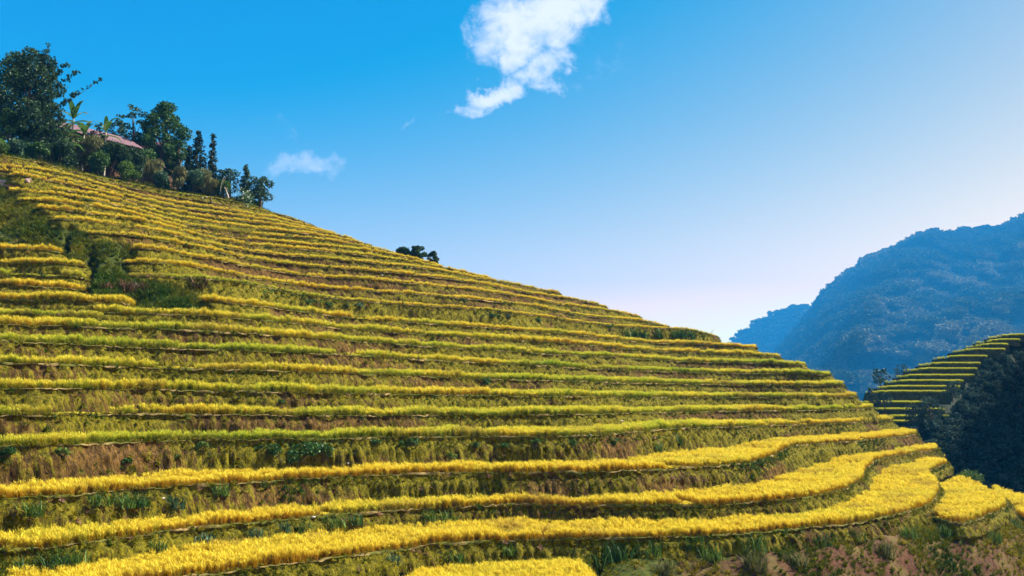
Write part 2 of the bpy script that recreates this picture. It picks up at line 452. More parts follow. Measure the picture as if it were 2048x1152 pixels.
lv('h', (700, 114), cA((610, 875), (900, 900), (1200, 945), (1500, 985), (1700, 1010)) + cC((0, 675), (150, 705), (400, 775), (700, 865), (900, 900), (1200, 955), (1500, 980), (1800, 1005)) + cE((0, 495), (300, 520), (600, 560), (900, 590), (1200, 625), (1500, 670), (1800, 735)) + [(920, 543), (972, 555)], .5, .92, .4)
lv('i', (700, 110.4), cA((790, 1018), (1000, 1030), (1250, 1050), (1500, 1080)) + cC((0, 760), (200, 800), (500, 880), (700, 950), (1000, 1000), (1300, 1050), (1600, 1085), (1900, 1105)) + cE((300, 620), (700, 655), (1000, 670), (1200, 710), (1500, 735), (1800, 780)) + cF((150, 322), (400, 367), (700, 425), (900, 455), (1150, 500), (1300, 535), (1370, 556)), .5, .92, .3)
lv('j', (700, 107.4), [(195, 466), (281, 470)] + cC((0, 880), (200, 915), (400, 945)) + cD((700, 110), (900, 165), (1050, 195), (1200, 235), (1500, 280), (1800, 310)) + cE((0, 710), (400, 740), (700, 770), (1000, 785), (1300, 810), (1700, 860)) + cF((0, 370), (200, 395), (500, 450), (700, 488), (900, 530), (1100, 560), (1300, 600), (1500, 620), (1700, 640), (1900, 685), (1975, 725)), .5, .92, .25)
lv('k', (700, 104.4), cD((-20, 112), (200, 150), (500, 200), (700, 240), (900, 265), (1100, 305), (1300, 350), (1500, 385), (1700, 420)) + cE((0, 835), (400, 860), (700, 885), (1000, 910), (1300, 928), (1700, 975)) + cF((0, 485), (300, 510), (600, 550), (900, 600), (1200, 660), (1400, 695), (1700, 740)) + cG((0, 240), (300, 262), (450, 290), (600, 342)), .5, .92, .35)
lv('l', (700, 101.8), [(267, 525)] + cD((0, 275), (300, 310), (500, 335), (700, 365), (900, 405), (1100, 445), (1300, 480), (1500, 520), (1700, 550)) + cE((0, 970), (300, 1000), (600, 1025), (900, 1045), (1300, 1065), (1700, 1095)) + cF((0, 605), (300, 630), (600, 660), (900, 700), (1150, 730), (1350, 770), (1500, 800), (1650, 838), (1850, 865)) + cG((150, 358), (400, 372), (700, 395), (860, 425), (960, 465)), .5, .9, .45)
lv('m', (700, 97.8), [(277, 551)] + cD((0, 465), (400, 480), (700, 495), (900, 515), (1150, 545), (1300, 570), (1500, 615), (1700, 650), (2048, 720)) + cE((300, 1115), (600, 1140)) + [(760, 606), (830, 611)] + cF((0, 737), (300, 752), (600, 780), (900, 810), (1000, 825), (1200, 858)) + [(1140, 641), (1200, 650), (1235, 654), (1340, 657), (1380, 658.5), (1411, 662), (1427, 672)], .42, .42, .75)
lv('n', (700, 90.3), [(433, 603)] + cD((1000, 802), (1200, 830), (1500, 850), (1700, 890), (2048, 930)) + [(690, 635.5), (760, 641)] + cF((0, 960), (300, 985), (600, 1005), (900, 1025), (1200, 1050), (1500, 1070)) + [(1180, 672)] + cG((300, 622), (450, 655), (600, 670), (900, 685), (1200, 690), (1500, 695), (1800, 712), (1990, 732)), .62, .70, .45)
lv('o', (700, 86.7), [(212, 624.5), (300, 627.7), (409, 631), (456, 635.5), (503, 638), (560, 643), (620, 649), (700, 660), (800, 666), (900, 672.7), (1000, 679), (1090, 685), (1180, 689.5), (1247, 696.5), (1274, 701), (1320, 704), (1410, 706), (1480, 708.5), (1527, 709.5), (1539, 713)], .62, .62, .45)
lv('p', (700, 78.8), [(-80, 646), (0, 648), (137, 652.5), (308, 658.6), (444, 663), (581, 674), (690, 681), (830, 691), (975, 700.6), (1100, 708), (1180, 712.8), (1274, 715), (1313, 720.5), (1383, 724.5), (1480, 725.8), (1560, 727), (1576, 730)], .62, .50, .45)
lv('q', (700, 72.9), [(-80, 677), (0, 681), (103, 686), (205, 691.5), (308, 696), (444, 700), (700, 711), (900, 723), (1100, 733.5), (1180, 737), (1289, 741.5), (1352, 745), (1480, 747), (1580, 748), (1620, 749)], .62, .42, .5)
lv('r', (700, 69.2), [(-80, 725), (0, 727), (103, 728), (308, 736), (500, 741), (700, 747.5), (890, 755.5), (1064, 761), (1280, 766), (1480, 770), (1600, 771), (1664, 770)], .62, .45, .55)
lv('s', (700, 66.5), [(-80, 776), (0, 776.5), (171, 777), (308, 779.5), (444, 782), (700, 788), (975, 791.5), (1200, 794.5), (1480, 796), (1560, 796), (1640, 795), (1704, 793.5)], .62, .42, .6)
lv('t', (700, 63.5), [(-80, 830), (0, 829.5), (137, 830), (308, 828.5), (444, 829.5), (700, 831.5), (940, 831), (1212, 828.5), (1400, 824), (1480, 822), (1630, 821), (1715, 818.5), (1743, 816.5)], .62, .45, .4)
lv('u', (700, 60.5), [(-80, 896), (0, 894.5), (103, 892), (239, 885), (376, 881), (513, 879.5), (700, 877), (820, 875), (940, 873), (1110, 873), (1213, 871), (1281, 862), (1366, 857), (1400, 856), (1558, 851), (1716, 845), (1782, 841)], .62, .40, .4)
lv('v', (700, 57.5), [(-120, 1008), (0, 998), (137, 990), (239, 982), (342, 975), (513, 964.5), (700, 953), (820, 948.5), (939, 945), (1060, 945), (1178, 944), (1300, 940), (1400, 934), (1480, 929), (1535, 920), (1556, 908), (1562, 897), (1580, 892), (1653, 886), (1748, 880), (1833, 869)], .72, .97, .45, lsq=False, gsm=5, zr=((1535, 920), (1580, 892), .88))
lv('w', (700, 54.2), [(-120, 1112), (0, 1102), (137, 1091), (239, 1076), (342, 1060.5), (513, 1046), (700, 1028), (800, 1021), (871, 1016.5), (1008, 1010.5), (1076, 1010.5), (1178, 1012.5), (1300, 1012), (1400, 1010), (1527, 1003), (1622, 995.6), (1685, 981), (1729, 962), (1738, 945), (1733, 928), (1745, 918), (1811, 910), (1874, 899)], .74, .97, .55, lsq=False, gsm=5, zr=((1738, 945), (1745, 918), .885))
lv('x', (700, 47.0), [(-120, 1262), (0, 1236), (100, 1210), (200, 1184), (290, 1165), (410, 1149), (513, 1136), (600, 1126), (700, 1114), (802, 1097), (870, 1090), (939, 1085), (1110, 1078.5), (1213, 1078), (1300, 1077), (1400, 1073), (1495, 1067), (1621, 1057), (1716, 1045), (1795, 1029), (1856, 1015), (1872, 1000), (1887, 979), (1877, 964), (1845, 949), (1850, 942), (1894, 929)], .76, .97, .6, lsq=False, gsm=4, zr=((1887, 979), (1850, 942), .90))
lv('y', (1000, 46.0), [(840, 1194), (900, 1188), (1000, 1184), (1100, 1181), (1160, 1183)], .76, .97, .6, sil=False, lsq=False, gsm=4)
# short terraces on the left, beyond the strip of rough grass
lv('A1', (0, 79), [(-120, 495), (0, 497), (60, 498.5), (84, 500)], .55, .92, .6, sil=False, lsq=False)
lv('A2', (0, 76), [(-120, 523), (0, 525.5), (100, 526.5), (123, 527)], .55, .88, .7, sil=False, lsq=False)
lv('A3', (0, 74), [(-120, 546), (0, 548.5), (80, 551), (130, 552.5)], .62, .45, .8, sil=False, lsq=False)
lv('A4', (0, 71.5), [(-120, 567), (0, 569.5), (70, 572), (134, 576.5)], .55, .68, .6, sil=False, lsq=False)
lv('A5', (0, 69), [(-120, 596), (0, 598.5), (120, 601), (215, 604)], .62, .72, .5, sil=False, lsq=False)
lv('A6', (0, 65.5), [(-120, 624), (0, 627), (100, 630), (163, 632)], .5, .5, .6, sil=False, lsq=False)
# two small fields beyond the corner on the right
lv('R1', (1919, 66), [(1850, 1028), (1885, 1042), (1919, 1048.5), (1970, 1034), (2015, 1015), (2020, 1004), (1979, 981), (1921, 957)], .74, .97, .6, sil=False, lsq=False, gsm=2, back=[(1888, 960), (1868, 985), (1852, 1008), (1848, 1020)])
lv('R2', (2056, 78), [(2016, 1021), (2034, 1032), (2056, 1040), (2100, 1033), (2112, 1018), (2048, 998), (1987, 977)], .7, .9, .6, sil=False, lsq=False, gsm=2, back=[(1976, 976), (1998, 1000), (2006, 1012)])

ORDER = ['T', 'a', 'b', 'c', 'd', 'e', 'f', 'g', 'h', 'i', 'j', 'k', 'l', 'm', 'n', 'o', 'p', 'q', 'r', 's', 't', 'u', 'v', 'w', 'x', 'y']
def resample_px(pts, step=4.0, sm=8):
    p = np.array(pts, float); d = np.r_[0, np.cumsum(np.hypot(*np.diff(p, axis=0).T))]
    n = max(8, int(d[-1] / step)); t = np.linspace(0, d[-1], n)
    return np.stack([gsmooth(np.interp(t, d, p[:, i]), sm) for i in (0, 1)], -1)

for nm, l in LV.items():
    q = resample_px(l['pts'], 4.0, l['gsm'] if l['lsq'] else min(l['gsm'], 5)); l['q'] = q
    px0, D0 = l['ref']; py0 = np.interp(px0, q[:, 0], q[:, 1]) if l['lsq'] else q[np.argmin(abs(q[:, 0] - px0)), 1]
    l['z'] = float(D0 * ray(px0, py0)[1])

# depths of the level-to-level set: level lips, smooth from lip to lip and along each lip
def solve_depths():
    names = [n for n in ORDER if LV[n]['lsq']] + ['v']
    GX = 20.0; idx = {}; rows = []
    for k, n in enumerate(names):
        q = LV[n]['q']; lo = q[0, 0]; hi = q[-1, 0] if n != 'v' else 1500
        for i in range(int(math.ceil(lo / GX)), int(hi // GX) + 1): idx[(k, i)] = len(idx)
    nv = len(idx); A = []; B = []
    def add(cf, rhs, w):
        r = np.zeros(nv)
        for j, c in cf: r[j] += c * w
        A.append(r); B.append(rhs * w)
    for (k, i), j in idx.items():
        n = names[k]; q = LV[n]['q']; py = np.interp(i * GX, q[:, 0], q[:, 1]); t = float(ray(i * GX, py)[1])
        add([(j, t)], LV[n]['z'], 1 / ({'v': .02, 'u': .03}.get(n, .10)))
        if (k - 1, i) in idx and (k + 1, i) in idx: add([(idx[(k - 1, i)], 1), (j, -2), (idx[(k + 1, i)], 1)], 0, 1 / 1.6)
        if (k - 1, i) in idx: add([(idx[(k - 1, i)], 1), (j, -1)], 3.6, 1 / 3.0)
        if (k, i - 1) in idx and (k, i + 1) in idx: add([(idx[(k, i - 1)], 1), (j, -2), (idx[(k, i + 1)], 1)], 0, 1 / .8)
    sol = np.linalg.lstsq(np.array(A), np.array(B), rcond=None)[0]
    for k, n in enumerate(names):
        if n == 'v': continue
        ks = sorted(i for (kk, i) in idx if kk == k)
        gx = np.array(ks) * GX; gd = np.array([sol[idx[(k, i)]] for i in ks])
        q = LV[n]['q']; D = np.interp(q[:, 0], gx, gd)
        # carry on past the grid ends with the end slope
        D += np.where(q[:, 0] < gx[0], (q[:, 0] - gx[0]) * (gd[1] - gd[0]) / GX, 0) + np.where(q[:, 0] > gx[-1], (q[:, 0] - gx[-1]) * (gd[-1] - gd[-2]) / GX, 0)
        LV[n]['D'] = gsmooth(D, 4)
solve_depths()
for nm, l in LV.items():
    q = l['q']
    if 'D' not in l:
        t = ray(q[:, 0], q[:, 1])[1]; zz = np.full(len(q), l['z'])
        if l.get('zr'):
            i0, i1 = (int(np.argmin(np.hypot(q[:, 0] - p[0], q[:, 1] - p[1]))) for p in l['zr'][:2]); zz *= np.interp(np.arange(len(q)), [i0, i1], [1, l['zr'][2]])
        l['D'] = gsmooth(zz / t, 3)
    P = at(q[:, 0], q[:, 1], l['D']); l['n_vis'] = len(P)
    if l['sil']:                                   # carry the lip round behind the shoulder
        tang = P[-1, :2] - P[-5, :2]; a0 = math.atan2(tang[1], tang[0]); r = P[-1, :2]; a1 = math.atan2(r[1], r[0]) + math.radians(25)
        a0 = min(a0, a1); ext = []; c = P[-1].copy()
        for s in range(12):
            a = a0 + (a1 - a0) * min(1, (s + 1) / 6); c = c + np.array([math.cos(a), math.sin(a), 0]) * 1.1; ext.append(c.copy())
        P = np.vstack([P, ext])
    starts_in = nm in 'Tdefghijklmno' or nm == 'y'
    if starts_in:                                  # the left end turns back into the slope
        tang = P[0, :2] - P[4, :2]; a0 = math.atan2(tang[1], tang[0]); a0 += 2 * math.pi if a0 < 0 else 0; a1 = math.radians(75); c = P[0].copy(); ext = []
        for s in range(9):
            a = a0 + (a1 - a0) * min(1, (s + 1) / 4); c = c + np.array([math.cos(a), math.sin(a), 0]) * .7; ext.append(c.copy())
        P = np.vstack([ext[::-1], P])
    if nm in ('A1', 'A2', 'A3', 'A4', 'A5', 'A6', 'y'):
        tang = P[-1, :2] - P[-5, :2]; a0 = math.atan2(tang[1], tang[0]); a1 = math.radians(100); c = P[-1].copy(); ext = []
        for s in range(8):
            a = a0 + (a1 - a0) * min(1, (s + 1) / 4); c = c + np.array([math.cos(a), math.sin(a), 0]) * .6; ext.append(c.copy())
        P = np.vstack([P, ext])
    l['P0'] = P
    # even spacing along the lip
    d = np.r_[0, np.cumsum(np.hypot(*np.diff(P[:, :2], axis=0).T))]
    Dm = float(np.median(P[:, 1])); ds = float(np.clip(Dm * .0022, .09, .30))
    s = np.linspace(0, d[-1], max(12, int(d[-1] / ds)))
    l['P'] = np.stack([np.interp(s, d, P[:, i]) for i in range(3)], -1); l['s'] = s
    # the lip is never quite a smooth line
    t = np.gradient(gsmooth(l['P'][:, 0], 3), s), np.gradient(gsmooth(l['P'][:, 1], 3), s)
    tl = np.hypot(*t) + 1e-9; l['nrm'] = np.stack([gsmooth(t[1] / tl, 4), gsmooth(-t[0] / tl, 4)], -1)
    hsh = sum(ord(c) * 31 for c in nm)
    wob = (fbm(s * .45, s * 0, oct=3, seed=hsh) - .5) * .38
    l['P'][:, :2] += l['nrm'] * wob[:, None]
    l['P'][:, 2] += (fbm(s * .5, s * 0 + 3, oct=3, seed=hsh + 5) - .5) * .13
    l['px'] = 1024 + 0 * s
    v = l['P']; yc = v[:, 1] * CP + v[:, 2] * SP
    l['px'] = 1024 + v[:, 0] / yc * FPX

def other_at(nm, P, sign):
    """nearest terrace up (+1) or down (-1) the slope, for every point of a lip: height, and lip name index"""
    z0 = LV[nm]['z']; best = np.full(len(P), np.nan); who = np.full(len(P), -1)
    px = LV[nm]['px']
    for j, (n2, l2) in enumerate(LV.items()):
        if n2 == nm: continue
        dz = (l2['z'] - z0) * sign
        if dz <= .2: continue
        lo, hi = l2['px'].min() - 6, l2['px'].max() + 4
        ok = (px >= lo) & (px <= hi)
        if n2 in ('R1', 'R2', 'y') and sign < 0 and nm not in ('x', 'R1'): ok &= False
        better = ok & (np.isnan(best) | (np.abs(best - z0) > dz))
        best[better] = l2['z']; who[better] = j
    return best, who
NAMES = list(LV)

for nm, l in LV.items():
    zb, _ = other_at(nm, l['P'], -1)
    h = np.where(np.isnan(zb), 1.7, l['P'][:, 2] - np.nan_to_num(zb) + .25)
    if nm in ('y', 'R1', 'R2'): h[:] = 1.6 if nm == 'y' else 1.0
    elif nm == 'x': h = np.where(l['px'] > 1250, 1.15, h)
    else: h = np.where(h > 2.9, 1.1, h)
    if nm in 'Tdefghijklmno': h = np.where(l['s'] < 8, np.minimum(h, .9), h)
    if nm[0] == 'A': h = np.where(l['s'] > l['s'][-1] - 6, np.minimum(h, .9), h)
    l['h'] = gsmooth(np.clip(h, .8, 3.4), 6)
    l['run'] = l['h'] * .34
    l['B'] = l['P'].copy(); l['B'][:, :2] += l['nrm'] * l['run'][:, None]; l['B'][:, 2] -= l['h']

def field_polygon(nm):
    l = LV[nm]; lip = l['P'][:, :2] - l['nrm'] * .2
    if l['back']:
        zz = l['z']; bk = []
        for px, py in l['back']:
            D = zz / float(ray(px, py)[1]); bk.append(at(px, py, D)[:2])
        return np.vstack([lip, np.array(bk)])
    _, who = other_at(nm, l['P'], +1)
    back = []; i = 0; n = len(who)
    while i < n:
        j = i
        while j < n and who[j] == who[i]: j += 1
        if who[i] < 0:
            seg = l['P'][i:j:4, :2] - l['nrm'][i:j:4] * 4.5
        else:
            u = LV[NAMES[who[i]]]; lo, hi = l['px'][i:j].min(), l['px'][i:j].max()
            m = np.where((u['px'] >= lo - 2) & (u['px'] <= hi + 2))[0]
            seg = u['B'][m.min():m.max() + 1:2, :2] if len(m) else np.zeros((0, 2))
        back.append(seg); i = j
    back = np.vstack([b for b in back if len(b)])
    return np.vstack([lip, back[::-1]])

LABELS = {
 'T': 'narrow greenish terrace strip directly below the hilltop hedge and shrubs',
 'a': 'partly harvested brown stubble terrace, second down from the hilltop shrubs',
 'b': 'ochre rice terrace just below the brown stubble strip',
 'c': 'ochre rice terrace, second below the brown stubble strip, ending above the boulder',
 'd': 'ochre rice terrace, third below the brown stubble strip, running beside the boulder',
 'e': 'ochre rice terrace, fourth below the brown stubble strip, short at its left end',
 'f': 'ochre rice terrace starting just below the boulder on the grassy slope',
 'g': 'ochre rice terrace, second below the boulder, dipping into the gully fold',
 'h': 'ochre rice terrace, third below the boulder, running to the skyline by small trees',
 'i': 'ochre rice terrace passing just under the three small skyline trees',
 'j': 'golden rice terrace, second below the three small skyline trees',
 'k': 'golden rice terrace with brown bank, third below the three small skyline trees',
 'l': 'golden rice terrace, next above the thin green crop terrace',
 'm': 'thin green crop terrace above a tall bank dotted with bushes and dry fern',
 'n': 'yellow rice terrace right under the tall bushy bank of the green crop terrace',
 'o': 'yellow rice terrace, second below the tall bushy bank, with orange patches',
 'p': 'yellow green rice terrace, third below the tall bushy bank',
 'q': 'yellow green rice terrace, fourth below the tall bushy bank',
 'r': 'yellow green rice terrace with dark groovy bank, fourth above the wide shrub bank',
 's': 'yellow green rice terrace, third above the bank with the wide leafy shrub',
 't': 'yellow green rice terrace, second above the bank with the wide leafy shrub',
 'u': 'yellow green rice terrace whose tall bank carries the wide leafy shrub',
 'v': 'golden ripe rice terrace at the foot of the bank with the wide leafy shrub',
 'w': 'golden ripe rice terrace, second below the wide leafy shrub, broad at its bend',
 'x': 'golden ripe rice terrace above the bare reddish slope, lowest of the long ones',
 'y': 'short golden rice strip at the foot of the lowest long terrace',
 'A1': 'short golden terrace piece, topmost of those left of the rough grass strip',
 'A2': 'short golden terrace piece, second down left of the rough grass strip',
 'A3': 'short bright green rice terrace piece beside the rough grass strip',
 'A4': 'short yellow terrace piece just under the bright green piece',
 'A5': 'short yellow terrace piece ending left of the dry brown ferns',
 'A6': 'lowest short yellow green terrace piece left of the rough grass strip',
 'R1': 'small golden corner field at the end of the long golden terraces',
 'R2': 'outermost small golden field beyond the corner field, above the shaded valley',
}

def build_terrace(nm):
    l = LV[nm]; P, N_, s, h, run = l['P'], l['nrm'], l['s'], l['h'], l['run']
    org = np.array([P[len(P) // 2, 0], P[len(P) // 2, 1], l['z']])
    root = empty('rice_terrace', org, LABELS[nm], 'rice terrace', 'rice terraces stepping up the hillside')
    sd = sum(ord(c) * 13 for c in nm) + 11; n = len(s); ds = s[1] - s[0]
    rows = int(np.clip(np.median(h) / ds * .8, 8, 18))
    # ---- bank: lip roll, hollow just under it, grooved face
    vv = np.linspace(0, 1, rows); S2, V2 = np.meshgrid(s, vv)
    H2 = np.tile(h, (rows, 1)); 
    groove = (np.abs(vnoise(S2 * 2.6, V2 * 1.2, seed=sd) - .5) * 2) * .34 + (vnoise(S2 * 7.5, V2 * 2.0, seed=sd + 1) - .5) * .24
    bulge = (fbm(S2 * .35, V2 * 1.1, oct=3, seed=sd + 2) - .5) * .55
    outw = run[None, :] * (V2 ** .9) + (groove + bulge) * np.clip(V2 * 5, 0, 1) * np.clip((1 - V2) * 6 + .3, 0, 1) - .24 * np.exp(-((V2 - .14) / .09) ** 2)
    zz = P[None, :, 2] - H2 * V2 + (vnoise(S2 * 3, V2 * 2, seed=sd + 3) - .5) * .06
    X = P[None, :, 0] + N_[None, :, 0] * outw; Y = P[None, :, 1] + N_[None, :, 1] * outw
    V = np.stack([X, Y, zz], -1).reshape(-1, 3) - org
    ii = np.arange(n - 1); F = np.concatenate([np.stack([r * n + ii, (r + 1) * n + ii, (r + 1) * n + ii + 1, r * n + ii + 1], -1) for r in range(rows - 1)])
    endm = np.clip(1 - np.abs(s - (5 if nm in 'Tdefghijklmno' else -99)) / 8, 0, 1) + (np.clip(1 - (s[-1] - s) / 8, 0, 1) if nm[0] == 'A' else 0)
    moss = l['moss'] + .05 + endm[None, :] * .8 + (fbm(S2 * .12, V2 * .6, oct=3, seed=sd + 4) - .5) * 1.1 + (.5 - V2) * .25
    mesh_obj('bank', V, F, M_BANK, root, {'moss': moss.ravel(), 's': S2.ravel(), 'v': (V2 * H2).ravel()}, smooth=True)
    # ---- bund along the lip
    bh = -.02 + .09 * vnoise(s * .8, s * 0, seed=sd + 6)
    prof = [(-.26, -.6), (-.20, .5), (-.12, 1.0), (-.04, .8), (.01, .2), (.02, -1.4)]
    Vr = np.concatenate([np.stack([P[:, 0] + N_[:, 0] * a, P[:, 1] + N_[:, 1] * a, P[:, 2] + bh * b + (vnoise(s * 4, s * 0 + a, seed=sd + 7) - .5) * .10], -1) for a, b in prof]) - org
    m = len(prof); Fr = np.concatenate([np.stack([r * n + ii, (r + 1) * n + ii, (r + 1) * n + ii + 1, r * n + ii + 1], -1) for r in range(m - 1)])
    mesh_obj('bund', Vr, Fr, M_RIM, root, smooth=True)
    # ---- field and rice
    poly = field_polygon(nm)
    pol = poly[::6] if len(poly) > 60 else poly
    q = np.arange(0, n, 4); w = .25 + 2.2 * np.linspace(0, 1, 3)
    if nm not in ('R1', 'R2'):
        Vs = np.concatenate([np.c_[P[q, :2] - N_[q] * a, P[q, 2] - .06] for a in w]) - org; nq = len(q); jq = np.arange(nq - 1)
        mesh_obj('field_soil', Vs, np.concatenate([np.stack([r * nq + jq, r * nq + jq + 1, (r + 1) * nq + jq + 1, (r + 1) * nq + jq], -1) for r in range(2)]), M_SOIL, root)
    else:
        from mathutils.geometry import tessellate_polygon
        tri = tessellate_polygon([[Vector((float(x), float(y), 0)) for x, y in pol]])
        mesh_obj('field_soil', np.c_[pol - org[:2], np.full(len(pol), -.06)], np.array(tri), M_SOIL, root)
    lo, hi = poly.min(0), poly.max(0); Dm = float(np.median(P[:, 1])); area = float(np.prod(hi - lo))
    dens = float(np.clip(27 * (55 / Dm) ** 1.2, 12, 30))
    k = int(min(area * dens, 900000)); pts = RNG.uniform(lo, hi, (k, 2))
    pts = pts[in_poly(pts[:, 0], pts[:, 1], pol)]
    # denser front rows, just inside the bund
    kf = int(s[-1] * dens * .55); fi = RNG.integers(0, n, kf); off = RNG.uniform(.16, .6, kf)
    if nm not in ('R1', 'R2'): pts = np.vstack([pts, P[fi, :2] - N_[fi] * off[:, None]])
    # distance to the lip and to the lip's parameter (coarse)
    step = max(1, n // 260); Lp = P[::step]; near = np.empty(len(pts), int); dist = np.empty(len(pts))
    for c in range(0, len(pts), 4000):
        dd = ((pts[c:c + 4000, None, :] - Lp[None, :, :2]) ** 2).sum(-1); a = dd.argmin(1); near[c:c + 4000] = a; dist[c:c + 4000] = np.sqrt(dd[np.arange(len(a)), a])
    keep = dist < 14
    if l['z'] > 2: keep &= (dist < 2.2) | (RNG.random(len(pts)) < .35)       # the back of a field above the eye is hardly seen
    pts, near, dist = pts[keep], near[keep], dist[keep]
    z = Lp[near, 2]; sp = s[::step][near]
    ripe = l['ripe'] + (fbm(pts[:, 0] * .16, pts[:, 1] * .16, oct=3, seed=sd + 9) - .5) * (.8 if l['ripe'] < .8 else .75) + (.11 if l['ripe'] < .8 else -.02) + RNG.normal(0, .08, len(pts))
    if nm == 'm': ripe += np.clip((pts[:, 0] + 18) / 30, -.3, .35)
    if nm in ('u', 't', 's'): ripe += .04
    if nm == 'u': ripe += np.where(pts[:, 0] > 22, .3, 0)
    hgt = l['rh'] * (.78 if l['rh'] > .7 else .95 if l['rh'] > .55 else .96) * (1 + (fbm(pts[:, 0] * .5, pts[:, 1] * .5, oct=3, seed=sd + 12) - .5) * .75) * RNG.uniform(.72, 1.22, len(pts))
    hgt = np.where(vnoise(sp * .42, sp * 0 + 2, seed=sd + 17) > .93, hgt * .3, hgt)      # trodden gaps
    dry = np.clip((fbm(pts[:, 0] * .35 + 3, pts[:, 1] * .35, oct=3, seed=sd + 18) - .62) * 2.5, 0, .5)
    if l.get('stubble'):
        cut = vnoise(sp * .11, sp * 0, seed=sd + 14) > .42
        hgt = np.where(cut, hgt * .45, hgt); dry = np.where(cut & (dist < 1.6), RNG.uniform(.4, 1, len(pts)), .15)
    wid = np.maximum(hgt, .5) * (1.0 + .15 * np.clip((Dm - 55) / 60, 0, 1.4)) * .95
    lean = RNG.normal(0, .10, (len(pts), 2))
    lod = np.abs(fbm(pts[:, 0] * .25 + 9, pts[:, 1] * .25, oct=2, seed=sd + 20) - .5)
    lean[:, 0] += np.where(lod > .17, .28, 0)
    rot = np.c_[lean, RNG.uniform(0, 6.283, len(pts))]
    scl = np.c_[wid, wid, hgt]
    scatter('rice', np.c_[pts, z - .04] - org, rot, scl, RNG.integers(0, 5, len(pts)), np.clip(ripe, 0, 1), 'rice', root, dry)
    l['n_rice'] = len(pts)
    # ---- weeds growing on the bank and along the bund
    kw = int(s[-1] * np.median(h) * (np.clip(26 * (60 / Dm) ** 1.4, 5, 30) * (1.0 if nm in ('v', 'w', 'x', 'm') or nm[0] == 'R' else .55)))
    wi = RNG.integers(0, n, kw); wv = RNG.random(kw) ** 1.1
    dn = fbm(s[wi] * .16, wv * 1.3, oct=3, seed=sd + 4) + l['moss'] * .35 + (.45 - wv) * .22
    ok = dn > RNG.uniform(.46, .92, kw); wi, wv, dn = wi[ok], wv[ok], dn[ok]
    wp = np.c_[P[wi, :2] + N_[wi] * (run[wi] * wv ** .9 + .02)[:, None], P[wi, 2] - h[wi] * wv]
    ke = int(s[-1] * 9); ei = RNG.integers(0, n, ke); ep = np.c_[P[ei, :2] + N_[ei] * RNG.uniform(-.2, .08, ke)[:, None], P[ei, 2] + .05]
    wp = np.vstack([wp, ep]); wn = N_[np.r_[wi, ei]]; kk = len(wp)
    yaw = np.arctan2(wn[:, 1], wn[:, 0])
    rot = np.c_[RNG.normal(0, .25, kk), np.r_[RNG.uniform(.5, 1.3, len(wi)), RNG.uniform(.1, .9, ke)], yaw + RNG.normal(0, .5, kk)]
    sz = RNG.uniform(.13, .38, kk) * (1 + .35 * np.clip((Dm - 55) / 60, 0, 1)); sz[len(wi):] *= .55
    tone = np.clip(.44 + (fbm(wp[:, 0] * .2, wp[:, 1] * .2, wp[:, 2] * .2, oct=3, seed=sd + 30) - .5) * 1.5 + RNG.normal(0, .2, kk), 0, 1); tone[len(wi):] = np.clip(tone[len(wi):] * .6 + .35, 0, .84)
    var = np.where(RNG.random(kk) < .7, RNG.integers(0, 3, kk), RNG.integers(3, 5, kk))
    scatter('weeds', wp - org, rot, np.repeat(sz[:, None], 3, 1), var, tone, 'weed', root)
    return root

for nm in LV: build_terrace(nm)
print('rice tufts', sum(l['n_rice'] for l in LV.values()), {n: (round(l['z'], 2), round(float(l['P0'][:l['n_vis'], 2].std()), 2), round(float(l['D'][0])), round(float(l['D'][-1]))) for n, l in LV.items()})

